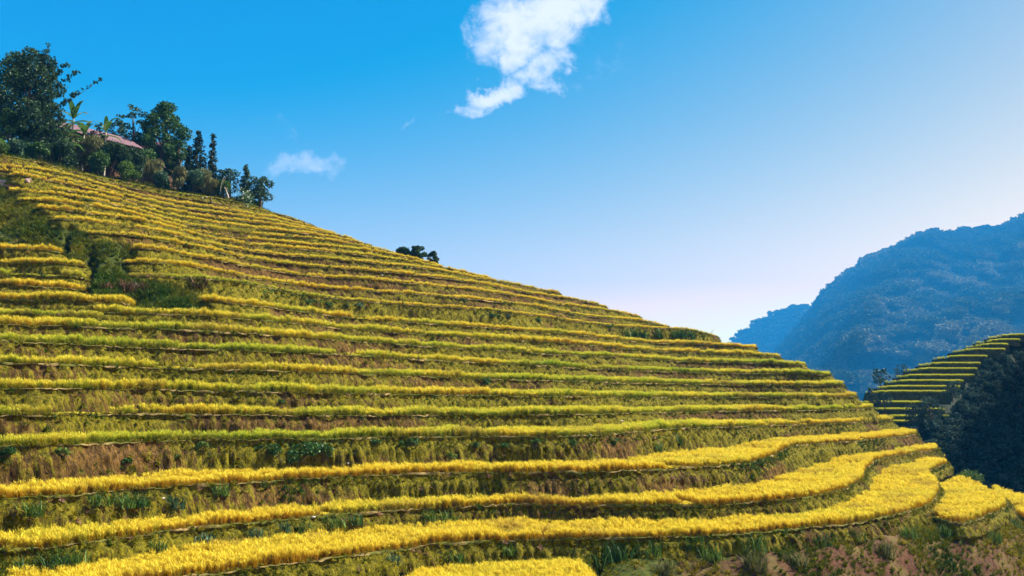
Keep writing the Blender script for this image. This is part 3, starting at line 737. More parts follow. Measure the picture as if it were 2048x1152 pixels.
# ---------------------------------------------------------------- the hill under the terraces
def hill_profiles():
    SL = np.linspace(-.68, .62, 330); DD = np.arange(6, 215, .5)
    Z = np.zeros((len(SL), len(DD))); G = np.zeros_like(Z); TOP = np.zeros(len(SL)); LOW = np.zeros(len(SL))
    cr = {}
    for nm, l in LV.items():
        P = l['P']; sl = P[:, 0] / P[:, 1]; d = np.full(len(SL), np.nan); z = d.copy(); r = d.copy(); h = d.copy()
        for i, a in enumerate(SL):
            k = np.where((sl[:-1] - a) * (sl[1:] - a) <= 0)[0]
            if len(k):
                j = k[np.argmin(P[k, 1])]; d[i], z[i], r[i], h[i] = P[j, 1], P[j, 2], l['run'][j], l['h'][j]
        cr[nm] = (d, z, r, h)
    lows = []
    for i, a in enumerate(SL):
        c_ = [(c[0][i], c[1][i], c[2][i], c[3][i]) for c in cr.values() if not np.isnan(c[0][i])]
        lows.append(min(c_) if c_ else (lows[-1] if lows else (40, -7, .5, 1.5)))
    lows = np.array(lows); fd = lows[:, 0] - lows[:, 2]; fz = lows[:, 1] - lows[:, 3]
    md = np.array([fd[max(0, i - 7):i + 8].min() for i in range(len(fd))]); fd = gsmooth(md, 6); fz = gsmooth(fz, 6) + .05
    for i, a in enumerate(SL):
        L = sorted((c[0][i], c[1][i], c[2][i], c[3][i], nm) for nm, c in cr.items() if not np.isnan(c[0][i]))
        L = [e for k, e in enumerate(L) if k == 0 or e[1] > max(x[1] for x in L[:k]) + .1]
        if not L: L = [(95, -14, .5, 1.5, '')]
        kd, kz, gp = [], [], []
        d0, z0, r0, h0, _ = L[0]
        f0 = min(fd[i], d0 - r0 - .1); kd += [0, f0]; kz += [fz[i] - .95 * f0, fz[i]]; LOW[i] = f0
        if f0 < d0 - r0 - .4: kd.append(d0 - r0 - .1); kz.append(max(fz[i], z0 - h0 + .05))
        for k, (d, z, r, h, _) in enumerate(L):
            kd.append(d + .3); kz.append(z - .4)
            if k + 1 < len(L):
                d2, z2, r2, h2, _ = L[k + 1]
                if z2 - z > 2.6 or (a < -.23 and d2 - d > 7):
                    kd += [d + 1.2, max(d2 - r2, d + 1.5)]; kz += [z - .1, max(z2 - h2 + .1, z)]; gp.append((d + .9, max(d2 - r2, d + 1.5)))
                else: kd.append(max(d2 - r2 + .3, d + .6)); kz.append(z - .4)
        d, z = L[-1][:2]; TOP[i] = d; px = 1024 + a * FPX
        if px < 545: kd += [d + 2.2, d + 14, d + 26, d + 50, 400]; kz += [z + .2, z + 3.1, z + 5.2, z + 6, z - 30]
        else: kd += [d + 3.5, d + 12, d + 60, 400]; kz += [z - .4, z - 4, z - 32, z - 120]
        o = np.argsort(kd, kind='stable'); Z[i] = np.interp(DD, np.array(kd)[o], np.array(kz)[o])
        for g0, g1 in gp: G[i, (DD > g0) & (DD < g1)] = 1
        G[i, (DD < d0 - r0) & (DD > LOW[i] - 26)] = .9
        G[i, (DD > TOP[i] + 2)] = .5
    return SL, DD, Z, G, TOP, LOW
SL, DD, HZ, HG, HTOP, HLOW = hill_profiles()
Xg = SL[:, None] * DD[None, :]; Yg = np.broadcast_to(DD, Xg.shape)
def blur(A, r):
    k = np.exp(-.5 * (np.arange(-2 * r, 2 * r + 1) / r) ** 2); k /= k.sum()
    A = np.apply_along_axis(lambda v: np.convolve(np.pad(v, 2 * r, 'edge'), k, 'valid'), 0, A)
    return np.apply_along_axis(lambda v: np.convolve(np.pad(v, 2 * r, 'edge'), k, 'valid'), 1, A)
gap = HG == 1; low = HG == .9
Zb = blur(HZ, 3); gm = blur((HG > 0).astype(float), 2) * (HG > 0)
Zw = blur(HZ, 9); HZ = HZ + (Zb - HZ) * gm * .8
inpatch = gap & (SL[:, None] < -.28)
HZ = np.where(inpatch, HZ + (np.maximum(HZ, Zw - .15) - HZ) * blur(inpatch.astype(float), 2), HZ)
HZ += np.where(gap, gm * ((fbm(Xg * .28, Yg * .28, oct=3, seed=40) - .5) * 1.6 + .1), 0)
HZ += np.where(low, gm * ((fbm(Xg * .35, Yg * .35, oct=2, seed=41) - .5) * .9), 0)
HZ = np.maximum(HZ, -60)
def hill_z(x, y):
    a = np.clip(x / y, SL[0], SL[-1]); i = (a - SL[0]) / (SL[1] - SL[0]); j = np.clip((y - DD[0]) / .5, 0, len(DD) - 1.001)
    i0 = np.clip(np.floor(i).astype(int), 0, len(SL) - 2); j0 = np.floor(j).astype(int); fi, fj = i - i0, j - j0
    return HZ[i0, j0] * (1 - fi) * (1 - fj) + HZ[i0 + 1, j0] * fi * (1 - fj) + HZ[i0, j0 + 1] * (1 - fi) * fj + HZ[i0 + 1, j0 + 1] * fi * fj
soil = np.where(low, np.clip(.15 + (SL[:, None] - .05) * 2.6, -.1, .78), np.where(gap, -.1, .1)) + 0 * HZ
ni, nj = HZ.shape; I, J = np.meshgrid(np.arange(ni - 1), np.arange(nj - 1), indexing='ij')
Fh = np.stack([I * nj + J, (I + 1) * nj + J, (I + 1) * nj + J + 1, I * nj + J + 1], -1).reshape(-1, 4)
hill = mesh_obj('hill', np.stack([Xg, Yg, HZ], -1).reshape(-1, 3), Fh, M_HILL, None, {'soil': soil.ravel()}, smooth=True)
tag(hill, 'steep hillside carrying the stepped rice terraces', 'hill', kind='structure')

def slope_plants(name, mask, per_m2, size, tone, label, seed, tall=0.0):
    ii, jj = np.where(mask); w = DD[jj] ; p = w / w.sum(); area = float((DD[jj] * (SL[1] - SL[0]) * .5).sum())
    k = int(area * per_m2); c = RNG.choice(len(ii), k, p=p)
    x = (SL[ii[c]] + RNG.uniform(-.5, .5, k) * (SL[1] - SL[0])); y = DD[jj[c]] + RNG.uniform(-.25, .25, k); x = x * y
    n = fbm(x * .35, y * .35, oct=3, seed=seed); ok = n > RNG.uniform(.12, .55, k); x, y, n = x[ok], y[ok], n[ok]; k = len(x)
    sz = RNG.uniform(*size, k) * (.6 + n)
    tn = np.clip(tone + (fbm(x * .22 + 5, y * .22, oct=3, seed=seed + 3) - .5) * 1.0 + RNG.normal(0, .1, k), 0, 1)
    rot = np.c_[RNG.normal(.25, .25, k), RNG.normal(0, .3, k), RNG.uniform(-.6, .6, k)]
    var = np.where(RNG.random(k) < .7, RNG.integers(0, 3, k), RNG.integers(3, 5, k))
    o = scatter(name, np.c_[x, y, hill_z(x, y) - .03], rot, np.c_[sz, sz, sz], var, tn, 'weed')
    tag(o, label, 'grass', kind='stuff')
vis = (SL[:, None] > -.57) & (SL[:, None] < .56)
slope_plants('rough_grass', gap & vis, 30, (.28, .7), .26, 'rough green grass and weeds on the unterraced strip of the hillside', 50)
slope_plants('slope_weeds', low & vis & (DD[None, :] > (HLOW - 9)[:, None]), 26, (.18, .5), .5, 'patchy weeds and dry grass on the bare reddish slope', 60)
slope_plants('ridge_grass', (HG == .5) & vis & (DD[None, :] < (HTOP + 14)[:, None]) & (SL[:, None] < -.24), 5, (.4, 1.0), .22, 'long grass under the trees along the hilltop edge', 70)

# ---------------------------------------------------------------- plants
def tube(p0, p1, r0, r1, n=6, bend=0.0, segs=3, rnd=random):
    p0 = np.array(p0, float); p1 = np.array(p1, float); d = p1 - p0; L = np.linalg.norm(d) + 1e-9; d /= L
    u = np.cross(d, [0.3, 0.9, 0.1]); u /= np.linalg.norm(u); w = np.cross(d, u); ph = rnd.uniform(0, 6.28)
    V, F = [], []
    for k in range(segs + 1):
        t = k / segs; c = p0 + (p1 - p0) * t + (u * math.cos(ph) + w * math.sin(ph)) * bend * L * math.sin(math.pi * t); r = r0 + (r1 - r0) * t
        V += [c + (u * math.cos(6.2832 * j / n) + w * math.sin(6.2832 * j / n)) * r for j in range(n)]
    for k in range(segs):
        F += [[k * n + j, k * n + (j + 1) % n, (k + 1) * n + (j + 1) % n, (k + 1) * n + j] for j in range(n)]
    return V, F

def join(parts):
    V, F = [], []
    for v, f in parts:
        o = len(V); V += list(v); F += [[i + o for i in q] for q in f]
    return np.array(V), F

def leaf_cards(C, size, rng, aspect=.6, updir=.35, tone=None, droop=0.0):
    """bent leaf quads at points C"""
    n = len(C); yaw = rng.uniform(0, 6.2832, n); pitch = rng.normal(updir, .6, n) - droop
    d = np.stack([np.cos(yaw) * np.cos(pitch), np.sin(yaw) * np.cos(pitch), np.sin(pitch)], -1)
    r = rng.normal(0, 1, (n, 3)); sd = np.cross(d, r); sd /= np.linalg.norm(sd, axis=1, keepdims=True) + 1e-9
    s = (size * rng.uniform(.6, 1.4, n))[:, None]; w = s * aspect * .5
    V = np.stack([C - d * s * .5, C + sd * w, C + d * s * .5, C - sd * w], 1).reshape(-1, 3)
    F = np.arange(4 * n).reshape(n, 4)
    t = rng.uniform(0, 1, n) if tone is None else np.clip(tone + rng.normal(0, .2, n), 0, 1)
    return V, F, np.repeat(t, 4)

def clump_points(centres, radii, per, rng, shell=.55, flat=.75):
    out, tn = [], []
    for c, r in zip(centres, radii):
        k = max(8, int(per * 4.2 * r * r)); v = rng.normal(0, 1, (k, 3)); v /= np.linalg.norm(v, axis=1, keepdims=True)
        rad = r * (shell + (1 - shell) * rng.random(k) ** .6) * rng.uniform(.75, 1.12, k)
        p = v * rad[:, None]; p[:, 2] *= flat; out.append(np.asarray(c) + p); tn.append(np.full(k, rng.uniform(.15, .85)))
    return np.vstack(out), np.concatenate(tn)

def broad_tree(name, loc, H, W, mat, label, cat='tree', seed=0, group=None, base=.30, nclump=26, leaf=.32, per=70, shape='round', twigs=(), bark=None, flat=.8, parent_only=False):
    rng = np.random.default_rng(seed); R = random.Random(seed); root = empty(name, loc, label, cat, group)
    bark = bark or M_BARK; C, Rd = [], []
    for k in range(nclump):
        t = (k + .5) / nclump; z = base + (1 - base) * t
        if shape == 'round': prof = math.sin(math.pi * min(.97, (z - base) / (1 - base) * .82 + .16)) ** .7
        elif shape == 'wide': prof = (1 - ((z - base) / (1 - base) - .45) ** 2 * 2.2)
        else: prof = 1.05 - (z - base) / (1 - base) * .9
        a = k * 2.4 + R.uniform(-.5, .5); rr = W * .5 * max(.12, prof) * R.uniform(.35, .95)
        cr = W * R.uniform(.13, .22) * (.75 if t > .85 else 1)
        C.append((rr * math.cos(a), rr * math.sin(a), min(z * H, H - cr * flat))); Rd.append(cr)
    tr = [tube((0, 0, -.4), (R.uniform(-.2, .2), R.uniform(-.2, .2), H * .45), H * .026 + .05, H * .016 + .03, 7, .03, 4, R),
          tube((0, 0, H * .44), (R.uniform(-.4, .4), R.uniform(-.4, .4), H * .86), H * .016 + .03, .03, 6, .06, 4, R)]
    for c in C[::2]:
        b0 = np.array([0, 0, max(H * .16, c[2] * R.uniform(.45, .7))]); tr.append(tube(b0, c, H * .008 + .02, .015, 5, .10, 3, R))
    tw = []
    for (dx, dz, dx2, dz2) in twigs:
        tr.append(tube((dx, 0, dz), (dx2, 0, dz2), .05, .015, 4, .06, 4, R))
        for t in (.3, .42, .55, .66, .75, .84, .93, 1.0): tw.append(((dx + (dx2 - dx) * t + R.uniform(-.2, .2), R.uniform(-.2, .2), dz + (dz2 - dz) * t + R.uniform(-.15, .15)), R.uniform(.10, .42)))
    V, F = join(tr); mesh_obj('trunk', V, F, bark, root, smooth=True)
    P, tn = clump_points(C + [t[0] for t in tw], Rd + [t[1] for t in tw], per, rng, flat=flat)
    V, F, T = leaf_cards(P, leaf, rng, tone=tn)
    mesh_obj('crown', V, F, mat, root, {'tone': T})
    return root

def conifer(name, loc, H, W, label, seed=0, group=None, mat=None):
    rng = np.random.default_rng(seed); R = random.Random(seed); root = empty(name, loc, label, 'conifer', group)
    parts = [tube((0, 0, -.4), (0, 0, H * .97), H * .018 + .05, .02, 6, .01, 5, R)]; P, T = [], []
    nt = int(H * 2.6)
    for k in range(nt):
        z = H * (.08 + .9 * k / nt); ln = W * .5 * (1 - (k / nt)) ** .8 + .12
        for j in range(6):
            a = R.uniform(0, 6.28); L = ln * R.uniform(.6, 1.12); tip = (L * math.cos(a), L * math.sin(a), z - L * .28 + R.uniform(-.1, .25))
            if k % 2 == 0 and j < 3: parts.append(tube((0, 0, z), tip, .035, .01, 4, .03, 2, R))
            m = max(5, int(L * 26)); t = rng.uniform(.2, 1, m)
            P.append(np.stack([L * math.cos(a) * t, L * math.sin(a) * t, z + (tip[2] - z) * t], -1) + rng.normal(0, .10, (m, 3))); T.append(np.full(m, R.random()))
    V, F = join(parts); mesh_obj('trunk', V, F, M_BARK, root, smooth=True)
    V, F, T = leaf_cards(np.vstack(P), .36, rng, .45, -.15, np.concatenate(T)); mesh_obj('crown', V, F, mat or M_LEAF_CONIFER, root, {'tone': T})
    return root

def shrub(name, loc, W, H, mat, label, cat='shrub', seed=0, group=None, leaf=.16, n=420, depth=.7, stems=True, flowers=0, upright=0.0):
    rng = np.random.default_rng(seed); R = random.Random(seed); root = empty(name, loc, label, cat, group)
    k = max(4, int(W / max(.25, H * .45)) + 3); C, Rd = [], []
    for j in range(k):
        C.append((W * .5 * R.uniform(-.8, .8), W * .5 * depth * R.uniform(-.8, .8), H * R.uniform(.35, .72))); Rd.append(min(H * .38, W * .4) * R.uniform(.6, 1.0))
    parts = [tube((c[0] * .25, c[1] * .25, -.15), c, .03, .01, 4, .08, 3, R) for c in C]
    V, F = join(parts); mesh_obj('stem', V, F, M_BARK, root)
    per = n / 4.2 / max(.01, sum(r * r for r in Rd)); P, tn = clump_points(C, Rd, per, rng, .35, .9); P[:, 2] = np.maximum(P[:, 2], .03)
    V, F, T = leaf_cards(P, leaf, rng, .55 if upright == 0 else .22, .35 + upright, tn); mesh_obj('foliage', V, F, mat, root, {'tone': T})
    if flowers:
        q = P[rng.choice(len(P), flowers)] + rng.normal(0, .04, (flowers, 3)) + np.array([.05, -.12, .08])
        V, F, T = leaf_cards(q, leaf * .8, rng, .9, .6); o = mesh_obj('blossom', V, F, M_FLOWER, root, {'tone': T}); o['kind'] = 'stuff'
    return root

def grass_clump(name, loc, W, H, mat, label, cat='grass clump', seed=0, group=None, n=60, width=.05):
    R = random.Random(seed); root = empty(name, loc, label, cat, group); V, F, T = [], [], []
    for j in range(n):
        a = R.uniform(0, 6.28); r = R.random() ** .6 * W * .5
        v, f, h = blade((r * math.cos(a), r * .6 * math.sin(a), -.05), R.uniform(0, 6.28), R.uniform(.05, .5), H * R.uniform(.6, 1.15), width * R.uniform(.7, 1.4), 3, R.uniform(.5, 1.8), R.uniform(-1, 1))
        o = len(V); V += v; F += [[i + o for i in q] for q in f]; T += [R.random()] * len(v)
    mesh_obj('foliage', V, np.array(F), mat, root, {'tone': T})
    return root

def top_h(px, py_top, D):
    x = float(ray(px, py_top)[0]) * D; zt = float(ray(px, py_top)[1]) * D; zb = float(hill_z(np.array([x]), np.array([D]))[0])
    return (x, D, zb - .1), zt - zb
PXM = lambda D: D / FPX

# hilltop trees
loc, H = top_h(62, 101, 124)
big = broad_tree('broadleaf_tree', loc, H, 150 * PXM(124), M_LEAF_DARK, 'tallest dark broadleaf tree on the hilltop, with thin twigs reaching out sideways', seed=11, base=.24, nclump=40, leaf=.34, per=46, shape='wide',
    twigs=[(1.0, H * .78, 2.2, H + .8), (2.6, H * .62, 6.2, H * .82), (3.2, H * .5, 9.0, H * .74), (2.8, H * .45, 5.8, H * .6), (2.2, H * .7, 4.6, H * .88)])
loc, H = top_h(-28, 168, 127)
broad_tree('broadleaf_tree', loc, H, 110 * PXM(127), M_LEAF_DARK, 'thin dark tree beside the tallest hilltop tree', seed=12, base=.25, nclump=26, leaf=.34, per=40)
loc, H = top_h(20, 215, 121)
broad_tree('broadleaf_tree', loc, H, 75 * PXM(121), M_LEAF_MID, 'lower leafy green tree in front of the tallest hilltop tree', seed=13, base=.1, nclump=22, leaf=.3, per=50)
loc, H = top_h(108, 232, 122)
broad_tree('broadleaf_tree', loc, H, 62 * PXM(122), M_LEAF_DARK, 'small dark tree between the tallest tree and the banana plants', seed=14, base=.1, nclump=18, leaf=.28, per=50)
loc, H = top_h(272, 209, 145)
broad_tree('feathery_tree', loc, H, 64 * PXM(145), M_LEAF_DARK, 'feathery dark tree with an open crown beside the round tree', seed=15, base=.25, nclump=26, leaf=.3, per=34, shape='wide', flat=.45, twigs=[(-.6, H * .85, -2.6, H * .86)])
loc, H = top_h(331, 202, 146)
broad_tree('round_tree', loc, H, 88 * PXM(146), M_LEAF_MID, 'round dense green tree with a domed crown on the hilltop', seed=16, base=.22, nclump=40, leaf=.34, per=60, shape='round')
loc, H = top_h(398, 254, 143); conifer('conifer_tree', loc, H, 62 * PXM(143), 'broad pointed dark conifer beside the round tree', 21)
loc, H = top_h(427, 261, 144); conifer('conifer_tree', loc, H, 30 * PXM(144), 'slim spire shaped conifer, last of the pointed trees', 22)
loc, H = top_h(381, 286, 142); conifer('conifer_tree', loc, H, 40 * PXM(142), 'shorter dark conifer between the round tree and the broad conifer', 23)
loc, H = top_h(462, 335, 144); broad_tree('broadleaf_tree', loc, H, 46 * PXM(144), M_LEAF_DARK, 'small round dark tree next to the slim conifer', seed=31, base=.3, nclump=18, leaf=.26, per=60)
loc, H = top_h(493, 324, 145); conifer('conifer_tree', loc, H, 40 * PXM(145), 'young dark conifer rising between the small round trees', 24, mat=M_LEAF_DARK)
loc, H = top_h(521, 351, 146); broad_tree('broadleaf_tree', loc, H, 58 * PXM(146), M_LEAF_DARK, 'outermost hilltop tree leaning over the terrace edge, bare lower trunk', seed=32, base=.34, nclump=22, leaf=.26, per=60, shape='wide')
loc, H = top_h(487, 369, 139.5); shrub('flowering_shrub', loc, 52 * PXM(140), H, M_LEAF_MID, 'shrub sprinkled with pale blossom under the small hilltop trees', seed=33, leaf=.2, n=800, flowers=150)
loc, H = top_h(238, 236, 150); broad_tree('broadleaf_tree', loc, H, 60 * PXM(150), M_LEAF_DARK, 'dark tree filling the gap between the house and the feathery tree', seed=41, base=.1, nclump=24, leaf=.3, per=60)
loc, H = top_h(296, 238, 149); broad_tree('broadleaf_tree', loc, H, 60 * PXM(149), M_LEAF_DARK, 'dark tree tucked between the feathery tree and the round tree', seed=42, base=.1, nclump=24, leaf=.3, per=60)
loc, H = top_h(362, 262, 146); broad_tree('broadleaf_tree', loc, H, 50 * PXM(146), M_LEAF_MID, 'lower green tree against the side of the round tree', seed=43, base=.1, nclump=20, leaf=.3, per=60)
loc, H = top_h(88, 190, 126); broad_tree('broadleaf_tree', loc, H, 70 * PXM(126), M_LEAF_DARK, 'dark leafy tree under the branches of the tallest tree', seed=44, base=.1, nclump=26, leaf=.3, per=55)
for px, top, wpx, back, sd_, lab in ((120, 224, 54, 9, 45, 'dark leafy tree half covering the end of the house roof'), (198, 243, 46, 9, 46, 'dark leafy tree in front of the lower end of the house roof'), (446, 338, 34, 4, 47, 'small dark tree between the slim conifer and the small round tree')):
    D = float(HTOP[int(np.argmin(abs(1024 + SL * FPX * 1.008 - px)))]) + back; loc, H = top_h(px, top, D)
    broad_tree('broadleaf_tree', loc, H, wpx * PXM(D), M_LEAF_DARK, lab, seed=sd_, base=.08, nclump=22, leaf=.28, per=60)
# shrubs along the hilltop edge: px, top, width px, depth beyond the edge, material, label
EDGE = [
 (-10, 272, 50, 1.5, M_LEAF_FERN, 'bright leafy shrub at the foot of the tallest hilltop tree', 0),
 (35, 278, 44, 1.5, M_LEAF_BLUE, 'blue green shrub on the terrace edge under the tallest tree', 0),
 (75, 270, 44, 2.0, M_LEAF_MID, 'mid green shrub below the small dark tree', 0),
 (112, 268, 50, 2.5, M_LEAF_DARK, 'dark low shrub below the banana plants', 0),
 (145, 256, 60, 5, M_LEAF_OLIVE, 'dry olive cane thicket right below the house roof', .8),
 (174, 252, 54, 5, M_LEAF_OLIVE, 'pale dry cane thicket beside the dark round bush', .8),
 (120, 262, 60, 6, M_LEAF_DARK, 'dark bush pressed against the house wall beside the small dark tree', 0),
 (158, 258, 60, 7, M_LEAF_MID, 'leafy green bush in front of the house wall', 0),
 (190, 252, 58, 8, M_LEAF_OLIVE, 'dry cane thicket in front of the house wall', .8),
 (213, 246, 60, 8, M_LEAF_DARK, 'dark bush at the corner of the house', 0),
 (250, 272, 56, 7, M_LEAF_DARK, 'dark bush between the house and the feathery tree', 0),
 (285, 285, 56, 5, M_LEAF_MID, 'green bush in front of the small pinkish roofed house', 0),
 (256, 318, 44, .8, M_LEAF_FERN, 'low bright bush on the terrace edge below the dark hedge bush', 0),
 (203, 296, 50, 1.3, M_LEAF_MID, 'dark round bush with a bright green top on the terrace edge', 0),
 (236, 276, 54, 3.0, M_LEAF_DARK, 'dark green hedge bush under the feathery tree', .4),
 (268, 292, 44, 1.6, M_LEAF_DARK, 'upright dark bamboo clump under the feathery tree', .8),
 (302, 296, 56, 2.4, M_LEAF_OLIVE, 'straw coloured cane thicket in front of the round tree', .8),
 (330, 330, 44, 1.0, M_LEAF_BLUE, 'blue green leafy bush below the straw coloured canes', 0),
 (355, 322, 40, 1.4, M_LEAF_OLIVE, 'brownish cane thicket below the conifers', .8),
 (383, 330, 44, 1.2, M_LEAF_BLUE, 'pale blue green grass bush below the broad conifer', .8),
 (412, 330, 44, 1.4, M_LEAF_OLIVE, 'olive cane thicket below the slim conifer', .8),
 (440, 352, 36, 1.0, M_LEAF_MID, 'low green bush beside the pale dead trunk', 0),
 (505, 398, 40, .8, M_LEAF_FERN, 'low green grass bush at the foot of the outermost hilltop tree', .6),
]
for k, (px, top, wpx, back, mat, lab, up) in enumerate(EDGE):
    i = int(np.argmin(abs(1024 + SL * FPX - px))); D = HTOP[i] + 2.2 + back
    loc, H = top_h(px, top, D); shrub('bamboo_thicket' if up else 'hilltop_shrub', loc, wpx * PXM(D), max(1.2, H), mat, lab, 'thicket' if up else 'shrub', 100 + k, 'shrubs along the hilltop edge', leaf=.5 if up else .28, n=2600, upright=up)

# banana plants
def banana(loc, H, label, seed, dead=False):
    R = random.Random(seed); root = empty('banana_plant', loc, label, 'banana plant', 'banana plants by the house')
    top = H - 2.3; V, F = tube((0, 0, -.3), (0, 0, top), .16, .10, 8, .02, 4, R); mesh_obj('stem', V, F, M_PALEBARK, root, smooth=True)
    for k in range(10):
        a = k * 2.4 + R.uniform(-.4, .4); L = 3.0 * R.uniform(.7, 1.1); lean = R.uniform(.1, 1.0) if k < 6 else R.uniform(1.2, 1.9); V, F = [], []; p = np.array([0, 0, top - .05 - (.5 if k > 5 else 0)]); w0 = L * .12; n = 7
        d = np.array([math.cos(a), math.sin(a), 0]); sd = np.array([-math.sin(a), math.cos(a), 0])
        for i in range(n + 1):
            t = i / n; w = w0 * (math.sin(math.pi * min(1, t * .94 + .04)) ** .6); an = lean + 1.5 * t * t * R.uniform(.7, 1)
            V += [p - sd * w + np.array([0, 0, w * .35]), p, p + sd * w + np.array([0, 0, w * .35])]; p = p + (d * math.sin(an) + np.array([0, 0, math.cos(an)])) * L / n
        for i in range(n): F += [[3 * i, 3 * i + 1, 3 * i + 4, 3 * i + 3], [3 * i + 1, 3 * i + 2, 3 * i + 5, 3 * i + 4]]
        mesh_obj('leaf', np.array(V), np.array(F), M_LEAF_BANANA, root, {'tone': [R.random()] * len(V)})
for k, (px, top, D, lab) in enumerate([(149, 203, 127, 'tall banana plant with an upright new leaf in front of the house roof'), (170, 236, 128, 'banana plant with broad drooping leaves in front of the house roof'),
                                  (213, 230, 131, 'banana plant with dark upright leaves at the end of the house roof'), (128, 240, 126, 'pale leaved banana plant beside the small dark tree')]):
    D = float(HTOP[int(np.argmin(abs(1024 + SL * FPX * 1.008 - px)))]) + 8; loc, H = top_h(px, top, D); banana(loc, H, lab, 200 + k)

# houses
def house(loc, rz, W, Dp, Hw, Hr, label, ridge_over=.5):
    root = empty('village_house', loc, label, 'house', 'houses behind the hilltop trees'); root.rotation_euler = (0, 0, rz)
    def box(x0, x1, y0, y1, z0, z1):
        v = [(x, y, z) for z in (z0, z1) for x, y in ((x0, y0), (x1, y0), (x1, y1), (x0, y1))]
        return v, [[0, 3, 2, 1], [4, 5, 6, 7], [0, 1, 5, 4], [1, 2, 6, 5], [2, 3, 7, 6], [3, 0, 4, 7]]
    for s_ in (-1, 1):
        v, f = box(-W / 2, W / 2, s_ * Dp / 2 - .06, s_ * Dp / 2 + .06, -.6, Hw); mesh_obj('wall', v, f, M_WALL, root)
        g = [(s_ * W / 2 - .05, -Dp / 2 + .07, -.6), (s_ * W / 2 - .05, Dp / 2 - .07, -.6), (s_ * W / 2 - .05, Dp / 2 - .07, Hw), (s_ * W / 2 - .05, 0, Hw + Hr * .95), (s_ * W / 2 - .05, -Dp / 2 + .07, Hw)]
        g2 = [(x + .1, y, z) for x, y, z in g]
        mesh_obj('gable_wall', g + g2, [[4, 3, 2, 1, 0], [5, 6, 7, 8, 9]] + [[k, (k + 1) % 5, 5 + (k + 1) % 5, 5 + k] for k in range(5)], M_WALL, root)
    npan = int((W + 1.2) / .9)
    for s_ in (-1, 1):                                     # corrugated sheets
        for k in range(npan):
            x0 = -W / 2 - .6 + k * .9; V, F = [], []
            for i in range(10):
                x = x0 + i * .1; b = .03 * (i % 2)
                V += [(x, s_ * (Dp / 2 + .7), Hw - .35 + b), (x, s_ * .02, Hw + Hr + .05 + b)]
            F = [[2 * i, 2 * i + 2, 2 * i + 3, 2 * i + 1] for i in range(9)]
            mesh_obj('roof_sheet', V, np.array(F), M_ROOF, root)
    v, f = box(-.5, .5, -Dp / 2 - .10, -Dp / 2 - .062, -.6, 1.5); mesh_obj('door', v, f, M_BARK, root)
    return root
D = 138; x, z = (float(c) * D for c in ray(176, 267)); zb = float(hill_z(np.array([x]), np.array([D]))[0])
house((x, D, zb), math.radians(57), 12.5, 6.0, z - zb - 1.0, 1.7, 'timber house with a faded purple red roof behind the banana plants')
D = 150; x, z = (float(c) * D for c in ray(305, 292)); zb = float(hill_z(np.array([x]), np.array([D]))[0])
house((x, D, zb), math.radians(-10), 6.0, 4.5, max(1.5, z - zb - .8), 1.4, 'small pinkish roofed house half hidden behind the round tree')

# three small trees showing over the skyline, and a lone bush
for k, (px, top, wpx, lab) in enumerate([(805, 494, 26, 'small low tree on the skyline, first of the three'), (833, 491, 30, 'small skyline tree with an uneven forked top, middle of the three'), (866, 502, 22, 'small drooping skyline tree, standing apart from the other two')]):
    D = 141; x, zt = (float(c) * D for c in ray(px, top)); zb = float(hill_z(np.array([x]), np.array([D]))[0]); zc = float(ray(px, top + [20, 30, 28][k])[1]) * D
    broad_tree('skyline_tree', (x, D, zb), zt - zb, wpx * PXM(D) * 1.15, M_LEAF_DARK, lab, seed=300 + k, base=max(.1, (zc - zb) / (zt - zb)), nclump=20, leaf=.2, per=330, group='small trees on the skyline')
loc, H = top_h(537, 410, 142); shrub('skyline_bush', loc, 14 * PXM(142), max(.8, H), M_LEAF_MID, 'tiny lone bush on the skyline below the outermost hilltop tree', seed=310, leaf=.12, n=200)

# pale dead trunk, stump
def stick(name, px0, py0, px1, py1, D, r, mat, label, cat):
    a = at(px0, py0, D); b = at(px1, py1, D); root = empty(name, a, label, cat); R = random.Random(int(px0))
    V, F = join([tube((0, 0, -.2), b - a, r, r * .45, 6, .06, 5, R), tube((b - a) * .55, (b - a) * .8 + np.array([.5, .1, .4]) * np.linalg.norm(b - a) * .3, r * .5, r * .2, 5, .05, 3, R)])
    mesh_obj('wood', V, F, mat, root, smooth=True)
stick('dead_tree', 457, 394, 449, 374, 138.5, .16, M_PALEBARK, 'pale dead trunk leaning at the hilltop edge beside the flowering shrub', 'dead tree')
stick('bare_branch', 441, 380, 449, 352, 141, .07, M_PALEBARK, 'thin pale bent branch between the slim conifer and the flowering shrub', 'dead branch')
stick('dead_branch', 1417, 670, 1428, 658, 134, .03, M_BARK, 'thin bare branch sticking up at the end of the green crop terrace', 'dead branch')

# ---------------------------------------------------------------- things on the banks
def on_bank(px, py):
    """the point of the hillside seen at a pixel: march down the bank faces"""
    best = None
    for nm, l in LV.items():
        v = l['P']; k = int(np.argmin(abs(l['px'] - px)))
        if abs(l['px'][k] - px) > 8: continue
        for f in np.linspace(0, 1, 9):
            p = v[k] + np.array([*(l['nrm'][k] * (l['run'][k] * f + .02)), -l['h'][k] * f])
            yc = p[1] * CP + p[2] * SP; zc = -p[1] * SP + p[2] * CP
            e = abs(576 - zc / yc * FPX - py)
            if best is None or e < best[0]: best = (e, p, l['nrm'][k])
    return best[1], best[2]
def on_hill(px, py):
    a, b = (float(c) for c in ray(px, py)); D = np.arange(34, 175, .25); z = hill_z(a * D, D); k = np.where(z > b * D)[0]
    d = D[k[0]] if len(k) else 60.0
    return np.array([a * d, d, b * d])

